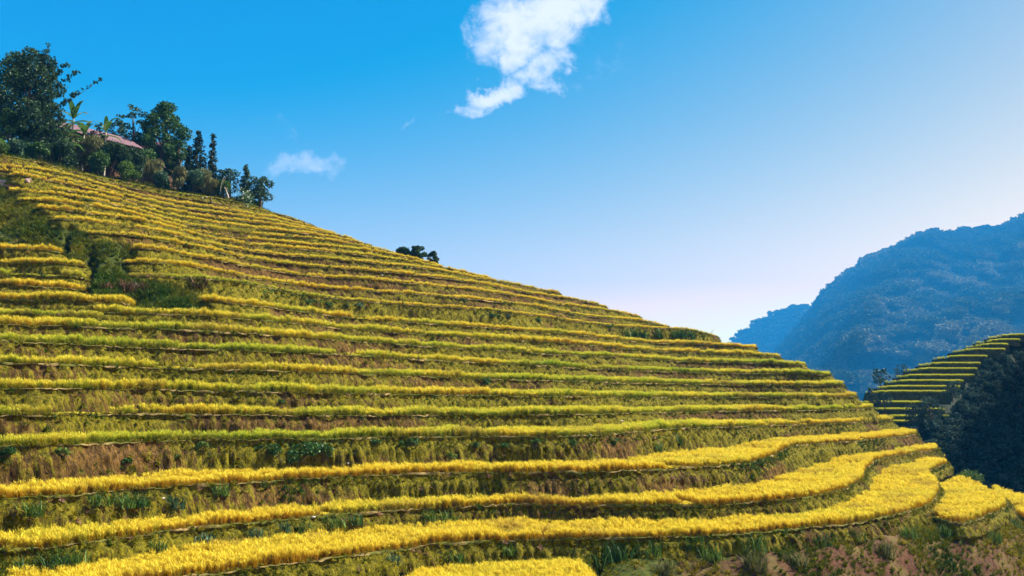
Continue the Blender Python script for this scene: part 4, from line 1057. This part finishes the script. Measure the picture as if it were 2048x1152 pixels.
BUSH = [ # px, py of the foot, width px, height px, material, label, kind
 (570, 926, 150, 46, M_LEAF_MID, 'wide dark leafy shrub filling the tall bank above the upper golden terrace', 's'),
 (640, 915, 46, 34, M_LEAF_MID, 'leafy shrub joined to the right of the wide dark shrub on the tall bank', 's'),
 (12, 918, 36, 26, M_LEAF_MID, None, 's'), (118, 912, 26, 20, M_LEAF_FERN, None, 's'), (247, 930, 18, 16, M_LEAF_MID, None, 's'), (342, 928, 28, 22, M_LEAF_MID, None, 's'), (405, 905, 26, 20, M_LEAF_FERN, None, 's'),
 (750, 895, 20, 18, M_LEAF_MID, None, 's'), (797, 896, 16, 14, M_LEAF_MID, None, 's'), (822, 898, 30, 22, M_LEAF_MID, None, 's'), (897, 916, 26, 16, M_LEAF_FERN, None, 's'), (945, 896, 20, 18, M_LEAF_MID, None, 's'),
 (1012, 898, 26, 18, M_LEAF_MID, None, 's'), (1066, 893, 22, 18, M_LEAF_MID, None, 's'), (1142, 897, 18, 20, M_LEAF_FERN, None, 's'), (1216, 892, 18, 20, M_LEAF_MID, None, 's'),
]
for k, (px, py, w, h, mat, lab, kd) in enumerate(BUSH):
    p, n = on_bank(px, py); sc = PXM(p[1])
    shrub('bank_shrub', p, w * sc, h * sc, mat, lab or ('small bright' if mat is M_LEAF_FERN else 'small dark') + ' leafy shrub rooted in the tall bank level with the wide dark shrub', 'shrub', 400 + k, 'shrubs on the tall bank', leaf=.17 if w > 60 else .14, n=int(max(160, min(1800, w * h * .35))), depth=.35)
BUSH2 = [(525, 596, 26, 20, M_LEAF_FERN), (592, 604, 22, 16, M_LEAF_MID), (612, 610, 20, 14, M_LEAF_FERN), (628, 612, 24, 16, M_LEAF_MID), (716, 622, 24, 20, M_LEAF_BLUE), (650, 616, 18, 12, M_LEAF_FERN), (690, 618, 18, 14, M_LEAF_MID),
         (885, 603, 24, 14, M_LEAF_MID), (925, 606, 30, 13, M_LEAF_MID), (978, 640, 16, 12, M_LEAF_MID), (992, 640, 14, 12, M_LEAF_MID), (1014, 642, 18, 18, M_LEAF_BLUE), (1073, 645, 14, 14, M_LEAF_MID), (960, 634, 16, 10, M_LEAF_FERN),
         (1180, 656, 18, 14, M_LEAF_BLUE), (1215, 662, 26, 14, M_LEAF_MID)]
for k, (px, py, w, h, mat) in enumerate(BUSH2):
    p, n = on_bank(px, py); sc = PXM(p[1])
    shrub('bank_shrub', p, w * sc, h * sc, mat, {M_LEAF_FERN.name: 'bright green', M_LEAF_MID.name: 'dark green', M_LEAF_BLUE.name: 'round blue green'}[mat.name] + ' bush growing on the tall bank of the thin green crop terrace', 'shrub', 430 + k, 'bushes on the bank of the green crop terrace', leaf=.17, n=190, depth=.4)
for k, px in enumerate(range(1246, 1390, 16)):
    p, n = on_bank(px, 676 + (px - 1246) * .02); sc = PXM(p[1])
    grass_clump('tall_grass', p, 24 * sc, 22 * sc, M_LEAF_MID, 'tall dark green grass clump hanging in a row below the end of the green crop terrace', 'grass clump', 450 + k, 'row of tall grass clumps on the far bank', 60, .12)
GRASS = [(52, 1030, 70, 34, M_LEAF_FERN), (190, 1014, 60, 30, M_LEAF_FERN), (232, 1010, 60, 34, M_LEAF_FERN), (268, 1012, 50, 30, M_LEAF_MID), (345, 1012, 40, 34, M_LEAF_BLUE), (437, 994, 40, 28, M_LEAF_FERN),
         (500, 1075, 44, 26, M_LEAF_BLUE), (560, 1060, 40, 24, M_LEAF_BLUE), (660, 1052, 60, 28, M_LEAF_FERN), (600, 1068, 50, 26, M_LEAF_FERN), (700, 1048, 44, 24, M_LEAF_MID), (885, 1048, 46, 34, M_LEAF_FERN), (850, 1046, 40, 28, M_LEAF_FERN),
         (1062, 1006, 20, 12, M_LEAF_FERN), (780, 1128, 40, 28, M_LEAF_BLUE), (900, 1120, 50, 26, M_LEAF_FERN), (1010, 1106, 44, 22, M_LEAF_FERN), (130, 1140, 80, 44, M_LEAF_FERN), (95, 1150, 60, 50, M_LEAF_MID), (40, 1150, 50, 44, M_LEAF_MID), (190, 1152, 60, 30, M_LEAF_MID),
         (400, 1090, 50, 24, M_LEAF_BLUE), (300, 1100, 50, 26, M_LEAF_FERN), (1345, 890, 20, 26, M_LEAF_MID), (1300, 900, 26, 22, M_LEAF_FERN), (970, 768, 18, 18, M_LEAF_MID), (555, 806, 22, 10, M_LEAF_MID)]
for k, (px, py, w, h, mat) in enumerate(GRASS):
    p, n = on_bank(px, py); sc = PXM(p[1])
    hue = {M_LEAF_FERN.name: 'bright green', M_LEAF_MID.name: 'dark green', M_LEAF_BLUE.name: 'grey green'}[mat.name]
    lab = hue + (' grass clump on the bank under the upper golden terrace' if py < 1035 and not 560 < px < 900 or py < 1000 else ' grass clump on the bank under the middle golden terrace' if py < 1082 else ' grass clump low on the bank of the lowest long golden terrace') if py > 960 else hue + ' grass clump on the bank of a yellow green terrace'
    grass_clump('grass_clump', p, w * sc, h * sc, mat, lab, 'grass clump', 500 + k, 'grass clumps between golden terraces' if py > 960 else 'grass clumps on upper banks', int(40 + w * .9), .055)
LOWER = [(1180, 1145, 90, 44, M_LEAF_FERN), (1235, 1120, 80, 44, M_LEAF_MID), (1300, 1112, 70, 36, M_LEAF_FERN), (1380, 1100, 60, 36, M_LEAF_MID), (1420, 1120, 50, 34, M_LEAF_FERN), (1505, 1105, 60, 40, M_LEAF_FERN), (1510, 1140, 50, 40, M_LEAF_OLIVE),
         (1640, 1092, 50, 30, M_LEAF_MID), (1700, 1080, 60, 26, M_LEAF_FERN), (1770, 1112, 44, 40, M_LEAF_OLIVE), (1810, 1075, 50, 26, M_LEAF_FERN), (1900, 1075, 50, 30, M_LEAF_FERN), (1985, 1085, 40, 30, M_LEAF_FERN), (2025, 1055, 40, 26, M_LEAF_MID), (1590, 1130, 50, 30, M_LEAF_OLIVE), (1330, 1148, 60, 34, M_LEAF_OLIVE)]
for k, (px, py, w, h, mat) in enumerate(LOWER):
    p = on_hill(px, py); sc = PXM(p[1])
    grass_clump('grass_clump', p, w * sc, h * sc, mat, {M_LEAF_FERN.name: 'bright green', M_LEAF_MID.name: 'dark green', M_LEAF_OLIVE.name: 'dry straw coloured'}[mat.name] + ' grass clump on the bare reddish slope under the lowest long terrace', 'grass clump', 560 + k, 'grass clumps on the reddish slope', int(50 + w), .05)
p, _ = on_bank(1890, 950); q = at(1942, 975, 108.0)
shrub('round_bush', q, 52 * PXM(108), 44 * PXM(108), M_LEAF_FERN, 'rounded green grassy bush at the outer corner of the golden fields', 'bush', 590, None, .3, 900, .8, upright=.5)
for k, (px, py, w, h) in enumerate([(168, 578, 36, 20), (215, 580, 34, 18), (250, 585, 44, 30), (280, 586, 34, 26), (388, 574, 50, 26), (268, 496, 34, 14)]):
    p = on_hill(px, py); sc = PXM(p[1])
    grass_clump('dry_fern', p, w * sc, h * sc, M_LEAF_DRY, 'clump of dry reddish brown fern on the rough grass strip', 'dry fern', 600 + k, 'dry ferns on the grass strip', 70, .10)

def rock(name, p, sx, sy, sz, mat, label, seed, group=None, cat='rock'):
    import bmesh
    bm = bmesh.new(); bmesh.ops.create_icosphere(bm, subdivisions=3, radius=1); R = random.Random(seed)
    pl = [(Vector((R.gauss(0, 1), R.gauss(0, 1), R.gauss(0, 1))).normalized(), R.uniform(.62, .95)) for _ in range(9)]
    for v in bm.verts:
        for n, d in pl:
            e = v.co.dot(n) - d
            if e > 0: v.co -= n * e
        v.co = Vector((v.co.x * sx, v.co.y * sy, v.co.z * sz))
    me = bpy.data.meshes.new(name); bm.to_mesh(me); bm.free(); me.materials.append(mat)
    o = bpy.data.objects.new(name, me); COL.objects.link(o); o.location = [float(c) for c in p]; o.rotation_euler = (0, 0, R.uniform(0, 6))
    return tag(o, label, cat, group)
p = on_hill(22, 372); rock('boulder', p + np.array([0, 0, .2]), 1.5, .8, .5, M_ROCK, 'long flat pinkish boulder in the rough grass strip', 1, cat='boulder')
p = on_hill(56, 372); rock('boulder', p + np.array([0, 0, .25]), .75, .6, .55, M_ROCK, 'squat pinkish boulder beside the long flat one', 2, cat='boulder')
for k, (px, py) in enumerate([(229, 508), (250, 513), (146, 532), (258, 492), (206, 477), (1238, 842), (761, 551), (818, 558), (1180, 870), (690, 925), (326, 998), (625, 1036), (1140, 980), (404, 398), (411, 394)]):
    if py < 515 and px < 300 or (px, py) == (146, 532): p = on_hill(px, py)
    elif px in (404, 411): p, _ = on_bank(px, py)
    else: p, _ = on_bank(px, py)
    rock('stone', p, *(c * (.6 + .4 * p[1] / 60) for c in (.12, .10, .08)), M_PALEROCK, 'small pale stone lying loose on the hillside', 20 + k, 'loose pale stones', 'stone')
p, _ = on_bank(422, 404); o = stick('stump', 422, 404, 422, 394, float(p[1]), .16, M_BARK, 'short dark stump on the brown stubble terrace below the flowering shrub', 'stump')

# ---------------------------------------------------------------- the spur across the valley: dark wood and shaded terraces
GROUND_Z = -46.0
M_GROUND = mat_flat('valley_floor', (0.05, 0.06, 0.025), .95, .4, .02)
def ground():
    r = 4500.0
    o = mesh_obj('ground', [(-r, -60, GROUND_Z), (r, -60, GROUND_Z), (r, 6900, GROUND_Z), (-r, 6900, GROUND_Z)], np.array([[0, 1, 2, 3]]), M_GROUND)
    tag(o, 'valley floor far below the terraces', 'ground', kind='structure')
ground()
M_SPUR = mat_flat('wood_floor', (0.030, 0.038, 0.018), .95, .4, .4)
SPUR = [(2020, 2085, 668), (1998, 2034, 678), (1979, 2011, 687), (1946, 2006, 697), (1913, 1969, 711), (1878, 1955, 725), (1853, 1948, 736), (1832, 1944, 749), (1813, 1922, 760), (1791, 1917, 771.5), (1774, 1892, 781.5), (1759, 1850, 803), (1756, 1884, 817), (1781, 1892, 831), (1785, 1812, 842)]
def spur_D(y): return np.interp(y, [640, 835, 900, 1000, 1150], [212, 186, 172, 152, 128])
LEFT_Y = np.array([s_[2] for s_ in SPUR] + [880, 960, 1060, 1150.]); LEFT_PX = np.array([s_[0] for s_ in SPUR] + [1800, 1850, 1900, 1950.])
def spur():
    ys = np.r_[np.linspace(1150, 860, 26), np.linspace(855, 640, 60)]; cols = 60; V = []
    for y in ys:
        D = spur_D(y); lp = np.interp(y, LEFT_Y, LEFT_PX) if y > 668 else 2020 + (668 - y) * 2.9
        rowp = []
        for k, (dp, dd, dz) in enumerate([(10, 60, -26), (6, 26, -10), (1, 8, -2.5)]):
            p = at(lp + dp, y, D); rowp.append([p[0] * (D + dd) / D * .995, D + dd, p[2] + dz])
        for t in np.linspace(0, 1, cols):
            px = lp + 4 + (2420 - lp) * t; p = at(px, y + 9, D + (1 - t) ** 6 * 3); rowp.append([p[0], p[1], p[2] - 1.1])
        V.append(rowp)
    V = np.array(V); V[..., 2] += (fbm(V[..., 0] * .12, V[..., 1] * .12, oct=3, seed=81) - .5) * 1.0; V[..., 2] = np.maximum(V[..., 2], GROUND_Z - 1)
    n, m = V.shape[:2]; I, J = np.meshgrid(np.arange(n - 1), np.arange(m - 1), indexing='ij')
    F = np.stack([I * m + J, I * m + J + 1, (I + 1) * m + J + 1, (I + 1) * m + J], -1).reshape(-1, 4)
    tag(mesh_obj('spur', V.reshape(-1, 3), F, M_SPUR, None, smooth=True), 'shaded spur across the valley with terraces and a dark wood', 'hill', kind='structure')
spur()
def shade_slope():
    """unseen slope added right of the spur, shaped to keep the sun off it"""
    xs = np.linspace(60, 900, 110); ys = np.linspace(150, 900, 110); X, Y = np.meshgrid(xs, ys, indexing='ij')
    Z = 1.5 * (X - .575 * Y) - 2; Z = np.minimum(Z, 310 + 30 * fbm(X * .01, Y * .01, oct=3, seed=5)); Z = np.where(Z > 0, Z * np.clip((Y - 190) / 40, 0, 1) ** .7, Z)
    Z = np.maximum(Z + (fbm(X * .03, Y * .03, oct=3, seed=6) - .5) * 6, GROUND_Z - 2); n, m = X.shape
    I, J = np.meshgrid(np.arange(n - 1), np.arange(m - 1), indexing='ij'); F = np.stack([I * m + J, (I + 1) * m + J, (I + 1) * m + J + 1, I * m + J + 1], -1).reshape(-1, 4)
    tag(mesh_obj('unseen_shade_slope', np.stack([X, Y, Z], -1).reshape(-1, 3), F, M_SPUR, None, smooth=True), 'unseen steep slope added right of the spur to shade it', 'hill', kind='structure')
shade_slope()
SPUR_LAB = ['topmost', 'second', 'third', 'fourth', 'fifth', 'sixth', 'seventh', 'eighth', 'ninth', 'tenth', 'eleventh', 'twelfth', 'thirteenth', 'fourteenth', 'lowest']
M_SHADEBANK = mat_flat('shade_dark_bank', (0.05, 0.05, 0.018), .95, .4, 1.5)  # the spur banks' shade is put into a darker base colour
for k, (l_, r_, y) in enumerate(SPUR):
    D = float(spur_D(y)); y2 = SPUR[k + 1][2] if k + 1 < len(SPUR) else y + 14; hb = (y2 - y) * D / FPX * 1.02 + .1
    px = np.linspace(l_ + 3, r_ + 6, 40); P = at(px, np.full(40, y + 4.5), D); P[:, 1] += 0
    ext = [P[0] + np.array([.9 * (math.cos(a) - 1) * 1.3 - .0, 1.3 * math.sin(a) * 1.6, 0]) for a in np.linspace(1.5, .2, 6)] ; ext = [e + np.array([0, j * .0, 0]) for j, e in enumerate(ext)]
    P = np.vstack([[ext[0] + np.array([.4, 9, 0]), ext[0] + np.array([0, 4, 0])], ext, P]); n = len(P)
    t = np.gradient(P[:, :2], axis=0); t /= np.linalg.norm(t, axis=1, keepdims=True) + 1e-9; N_ = np.stack([t[:, 1], -t[:, 0]], -1)
    root = empty('rice_terrace', P[n // 2], SPUR_LAB[k] + ' shaded green terrace in the flight on the spur across the valley', 'rice terrace', 'shaded terraces on the spur'); org = P[n // 2]
    rows = 5; V = np.concatenate([np.c_[P[:, :2] + N_ * (.3 * hb * v + .12 * (vnoise(np.arange(n) * .7, np.full(n, v * 3.0), seed=k) - .5))[:, None], P[:, 2] - hb * v] for v in np.linspace(0, 1, rows)]) - org
    ii = np.arange(n - 1); F = np.concatenate([np.stack([r * n + ii, (r + 1) * n + ii, (r + 1) * n + ii + 1, r * n + ii + 1], -1) for r in range(rows - 1)])
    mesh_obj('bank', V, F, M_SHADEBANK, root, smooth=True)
    Vt = np.vstack([P - org, P - org + np.c_[-N_ * 3.2, np.zeros(n)]]); mesh_obj('field_soil', Vt, np.stack([ii, ii + 1, n + ii + 1, n + ii], -1), M_SOIL, root)
    m = int(n * 22); fi = RNG.integers(0, n - 1, m); u = RNG.random(m)[:, None]; base = P[fi] * (1 - u) + P[fi + 1] * u; base[:, :2] -= N_[fi] * (RNG.random(m) ** 1.3 * 3.0 + .1)[:, None]
    h_ = RNG.uniform(.5, .72, m)
    scatter('rice', base - org - np.array([0, 0, .04]), np.c_[RNG.normal(0, .1, (m, 2)), RNG.uniform(0, 6.28, m)], np.c_[h_ * 1.1, h_ * 1.1, h_], RNG.integers(0, 5, m), np.clip(RNG.normal(.48, .1, m), 0, 1), 'rice', root)

# the dark wood on the spur: single trees
def wood_tree(seed):
    rng = np.random.default_rng(seed); R = random.Random(seed); C, Rd = [], []; nc = 12
    for k in range(nc):
        a = k * 2.4; z = .35 + .6 * (k + .5) / nc; rr = (1.1 - z) * R.uniform(.9, 1.7) + .2; C.append((rr * math.cos(a), rr * math.sin(a), z * 3.6)); Rd.append(R.uniform(.5, .85))
    P, tn = clump_points(C, Rd, 26, rng); V, F, T = leaf_cards(P, .40, rng, .6, .25, tn)
    crown = mesh_obj('crown', V, F, M_WOODLEAF, None, {'tone': T}, link=False)
    Vt, Ft = join([tube((0, 0, -.6), (0, 0, 2.6), .14, .06, 6, .03, 3, R)] + [tube((0, 0, 1.2), c, .05, .02, 4, .05, 2, R) for c in C[::3]]); trunk = mesh_obj('trunk', Vt, Ft, M_BARK, None, link=False)
    return crown.data, trunk.data
WT = [wood_tree(700 + k) for k in range(5)]
rw = random.Random(77); cnt = 0
cand = []
for y in np.arange(700, 1040, 11.5):
    for px in np.arange(1790, 2070, 19):
        p_, y_ = px + rw.uniform(-8, 8), y + rw.uniform(-5, 5)
        edge = np.interp(y_, [690, 720, 760, 800, 830, 850, 870, 940, 1040], [2036, 1975, 1948, 1922, 1893, 1830, 1815, 1870, 1960])
        if p_ < edge + 2: continue
        cand.append((p_, y_))
for (px, y) in cand:
    D = float(spur_D(y)); p = at(px, y + 9, D); sc = rw.uniform(.55, 1.15) * (1.1 if y > 860 else .85)
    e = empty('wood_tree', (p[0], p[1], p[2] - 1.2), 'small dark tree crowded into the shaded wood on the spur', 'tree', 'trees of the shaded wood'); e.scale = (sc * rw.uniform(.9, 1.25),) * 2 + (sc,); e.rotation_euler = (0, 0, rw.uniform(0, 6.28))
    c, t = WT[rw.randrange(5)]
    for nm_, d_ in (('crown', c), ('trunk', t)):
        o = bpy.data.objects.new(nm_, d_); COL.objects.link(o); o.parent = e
    cnt += 1
for k, (px, y, w, h) in enumerate([(1862, 868, 60, 74), (1832, 858, 44, 50), (1905, 800, 40, 38), (1770, 815, 30, 30), (1748, 812, 26, 24), (1742, 800, 16, 26)]):
    D = float(spur_D(min(y, 850))) - 3; p = at(px, y, D)
    broad_tree('wood_tree', p, h * PXM(D), w * PXM(D), M_WOODLEAF, ['tall dark tree standing before the lowest spur terraces', 'rounded dark tree beside the lowest spur terrace', 'dark bushy tree at the edge of the spur terraces', 'dark bush at the outer end of the spur terraces', 'low bush at the far foot of the spur, next to the golden terraces', 'slight sapling at the foot of the spur below the lone tree'][k], seed=800 + k, base=.1, nclump=16, leaf=.36, per=24)
for k, (px, top, foot, w, D, lab) in enumerate([(1762, 737, 800, 44, 235, 'lone open crowned tree standing clear against the blue mountain'), (1806, 728, 800, 34, 420, 'faint second lone tree in front of the blue mountain')]):
    b = at(px, foot, D); t_ = at(px, top, D); broad_tree('lone_tree', b, t_[2] - b[2], w * PXM(D), M_LEAF_DARK, lab, seed=820 + k, base=.52, nclump=14, leaf=.5, per=8, shape='wide', flat=.5)

# ---------------------------------------------------------------- mountains
M_MTN = mat_flat('mountain_ground', (0.045, 0.055, 0.028), .95, .4, .004)
def canopy_coll():
    c = bpy.data.collections.new('canopy')
    for k in range(4):
        rng = np.random.default_rng(900 + k); C = [(0, 0, .55)] + [(.45 * math.cos(a), .45 * math.sin(a), .45 + .25 * rng.random()) for a in np.arange(5) * 1.26]
        P, tn = clump_points(C, [.42] + [.32] * 5, 38, rng, .7, .9); V, F, T = leaf_cards(P, .30, rng, .9, .4, tn)
        o = mesh_obj('canopy_tree', V, F, M_CANOPY, None, {'tone': T}, link=False); c.objects.link(o)
    TUFTS['canopy'] = (instancer_group(c), c)
M_CANOPY = mat_leaf('leaf_canopy', (0.034, 0.050, 0.022), (0.085, 0.100, 0.045), (0.20, 0.185, 0.12), .0016, .1, 0.0)  # pale patches: clearings, with the mountain's sunlit parts put into the colour
canopy_coll()
def mountain(name, ridge, D0, D1, seed, label, amp, tree_n, tsz, forest_label, spines=()):
    rp = np.array(ridge, float); px = np.linspace(rp[0, 0], rp[-1, 0], 260); ry = np.interp(px, rp[:, 0], rp[:, 1]); ry = ry + (fbm(px * .03, px * 0, oct=3, seed=seed) - .5) * 9; nv = 150
    sc = D1 / 1000.; NB_ = nv + 12; vv = (np.arange(NB_) / (nv - 1))[:, None]; vc = np.minimum(vv, 1); PX = np.broadcast_to(px, (NB_, len(px)))
    el0 = ray(px, np.full_like(px, 832.0))[1]; el1 = ray(px, ry)[1]; ax = ray(px, ry)[0]
    D = D0 + (D1 - D0) * vc ** 1.15 + 0 * PX; X, Y = ax * D / sc, D / sc
    rid = lambda f, sd_, g=.35: 1 - np.abs(fbm(X * f + Y * f * g, Y * f * .55, oct=3, seed=sd_, gain=.5) - .5) * 4
    dsp = (rid(.011, seed) - .2) * amp * .75 + (rid(.034, seed + 1) - .2) * amp * .30 + (fbm(X * .07, Y * .07, oct=3, seed=seed + 3) - .5) * amp * .5
    for (pa, va, pb, vb, w, am) in spines:
        c = pa + (pb - pa) * np.clip((vc - va) / (vb - va), -.2, 1.2); d = (PX - c) / w
        dsp = dsp + am * sc * np.exp(-np.where(d < 0, np.abs(d) * 2.2, np.abs(d) * .9))
    D = D - dsp * np.sin(np.clip(vc, 0, 1) * math.pi * .98 + .02) ** .5
    el = el0 + (el1 - el0) * vc
    V = np.stack([ax * D, D, el * D], -1)
    back = np.maximum(vv - 1, 0); V[..., 1] += back * 2.4 * D1; V[..., 2] -= back * 1.6 * D1
    V[..., 2] = np.maximum(V[..., 2], GROUND_Z - 8)
    n, m = V.shape[:2]
    I, J = np.meshgrid(np.arange(n - 1), np.arange(m - 1), indexing='ij')
    F = np.stack([I * m + J, I * m + J + 1, (I + 1) * m + J + 1, (I + 1) * m + J], -1).reshape(-1, 4)
    tag(mesh_obj(name, V.reshape(-1, 3), F, M_MTN, None, smooth=True), label, 'mountain', kind='structure')
    j = RNG.random(tree_n) ** .8 * (nv + 2); i = RNG.random(tree_n) * (m - 1.01); j0 = j.astype(int); i0 = i.astype(int); fj = (j - j0)[:, None]; fi = (i - i0)[:, None]
    p = V[j0, i0] * (1 - fj) * (1 - fi) + V[j0 + 1, i0] * fj * (1 - fi) + V[j0, i0 + 1] * (1 - fj) * fi + V[j0 + 1, i0 + 1] * fj * fi
    d = fbm(p[:, 0] / sc * .02, p[:, 1] / sc * .02, oct=3, seed=seed + 9); keep = (d > .42) | (RNG.random(tree_n) < .45); p = p[keep]; k = len(p)
    sz = RNG.uniform(.5, 1.25, k) ** 1.4 * tsz
    o = scatter(name + '_forest', p - np.array([0, 0, .6]), np.c_[np.zeros((k, 2)), RNG.uniform(0, 6.28, k)], np.c_[sz, sz, sz * RNG.uniform(.7, 1.1, k)], RNG.integers(0, 4, k), RNG.random(k), 'canopy')
    tag(o, forest_label, 'forest', kind='stuff')
mountain('mountain', [(1500, 760), (1560, 700), (1600, 655), (1632, 612), (1645, 590), (1680, 560), (1730, 520), (1790, 497), (1830, 476), (1860, 466), (1920, 464), (1970, 460), (2010, 452), (2048, 434), (2110, 408), (2260, 380), (2500, 420)], 2100, 4000, 33, 'blue hazy forested mountain rising beyond the valley', 620, 60000, 17, 'forest cover of the blue hazy mountain',
    [(1620, .1, 1800, 1.0, 60, 110), (1790, .05, 1960, .8, 50, 70), (1900, .1, 2080, 1.0, 60, 100)])
mountain('far_mountain', [(1330, 770), (1420, 712), (1465, 680), (1500, 657), (1545, 629), (1590, 616), (1632, 611), (1700, 590), (1800, 570), (1900, 560)], 4400, 5200, 47, 'lower paler mountain shoulder behind the blue one', 110, 8000, 24, 'forest cover of the lower paler mountain', [(1540, .1, 1610, 1.0, 40, 70)])

# ---------------------------------------------------------------- air
def haze():
    m = bpy.data.materials.new('haze_air'); m.use_nodes = True; nt = m.node_tree; nt.nodes.clear()
    out = nt.nodes.new('ShaderNodeOutputMaterial'); v = nt.nodes.new('ShaderNodeVolumePrincipled')
    v.inputs['Color'].default_value = (0.035, 0.41, 1.0, 1); v.inputs['Density'].default_value = HAZE; v.inputs['Anisotropy'].default_value = 0.0
    nt.links.new(v.outputs[0], out.inputs['Volume'])
    x, y0, y1, z0, z1 = 4600, -90, 7000, GROUND_Z - 10, 860
    vs = [(a, b, c) for c in (z0, z1) for a, b in ((-x, y0), (x, y0), (x, y1), (-x, y1))]
    o = mesh_obj('haze', vs, np.array([[0, 3, 2, 1], [4, 5, 6, 7], [0, 1, 5, 4], [1, 2, 6, 5], [2, 3, 7, 6], [3, 0, 4, 7]]), m)
    tag(o, 'thin blue haze filling the valley air', 'haze', kind='stuff')
HAZE = 0.00014
haze()
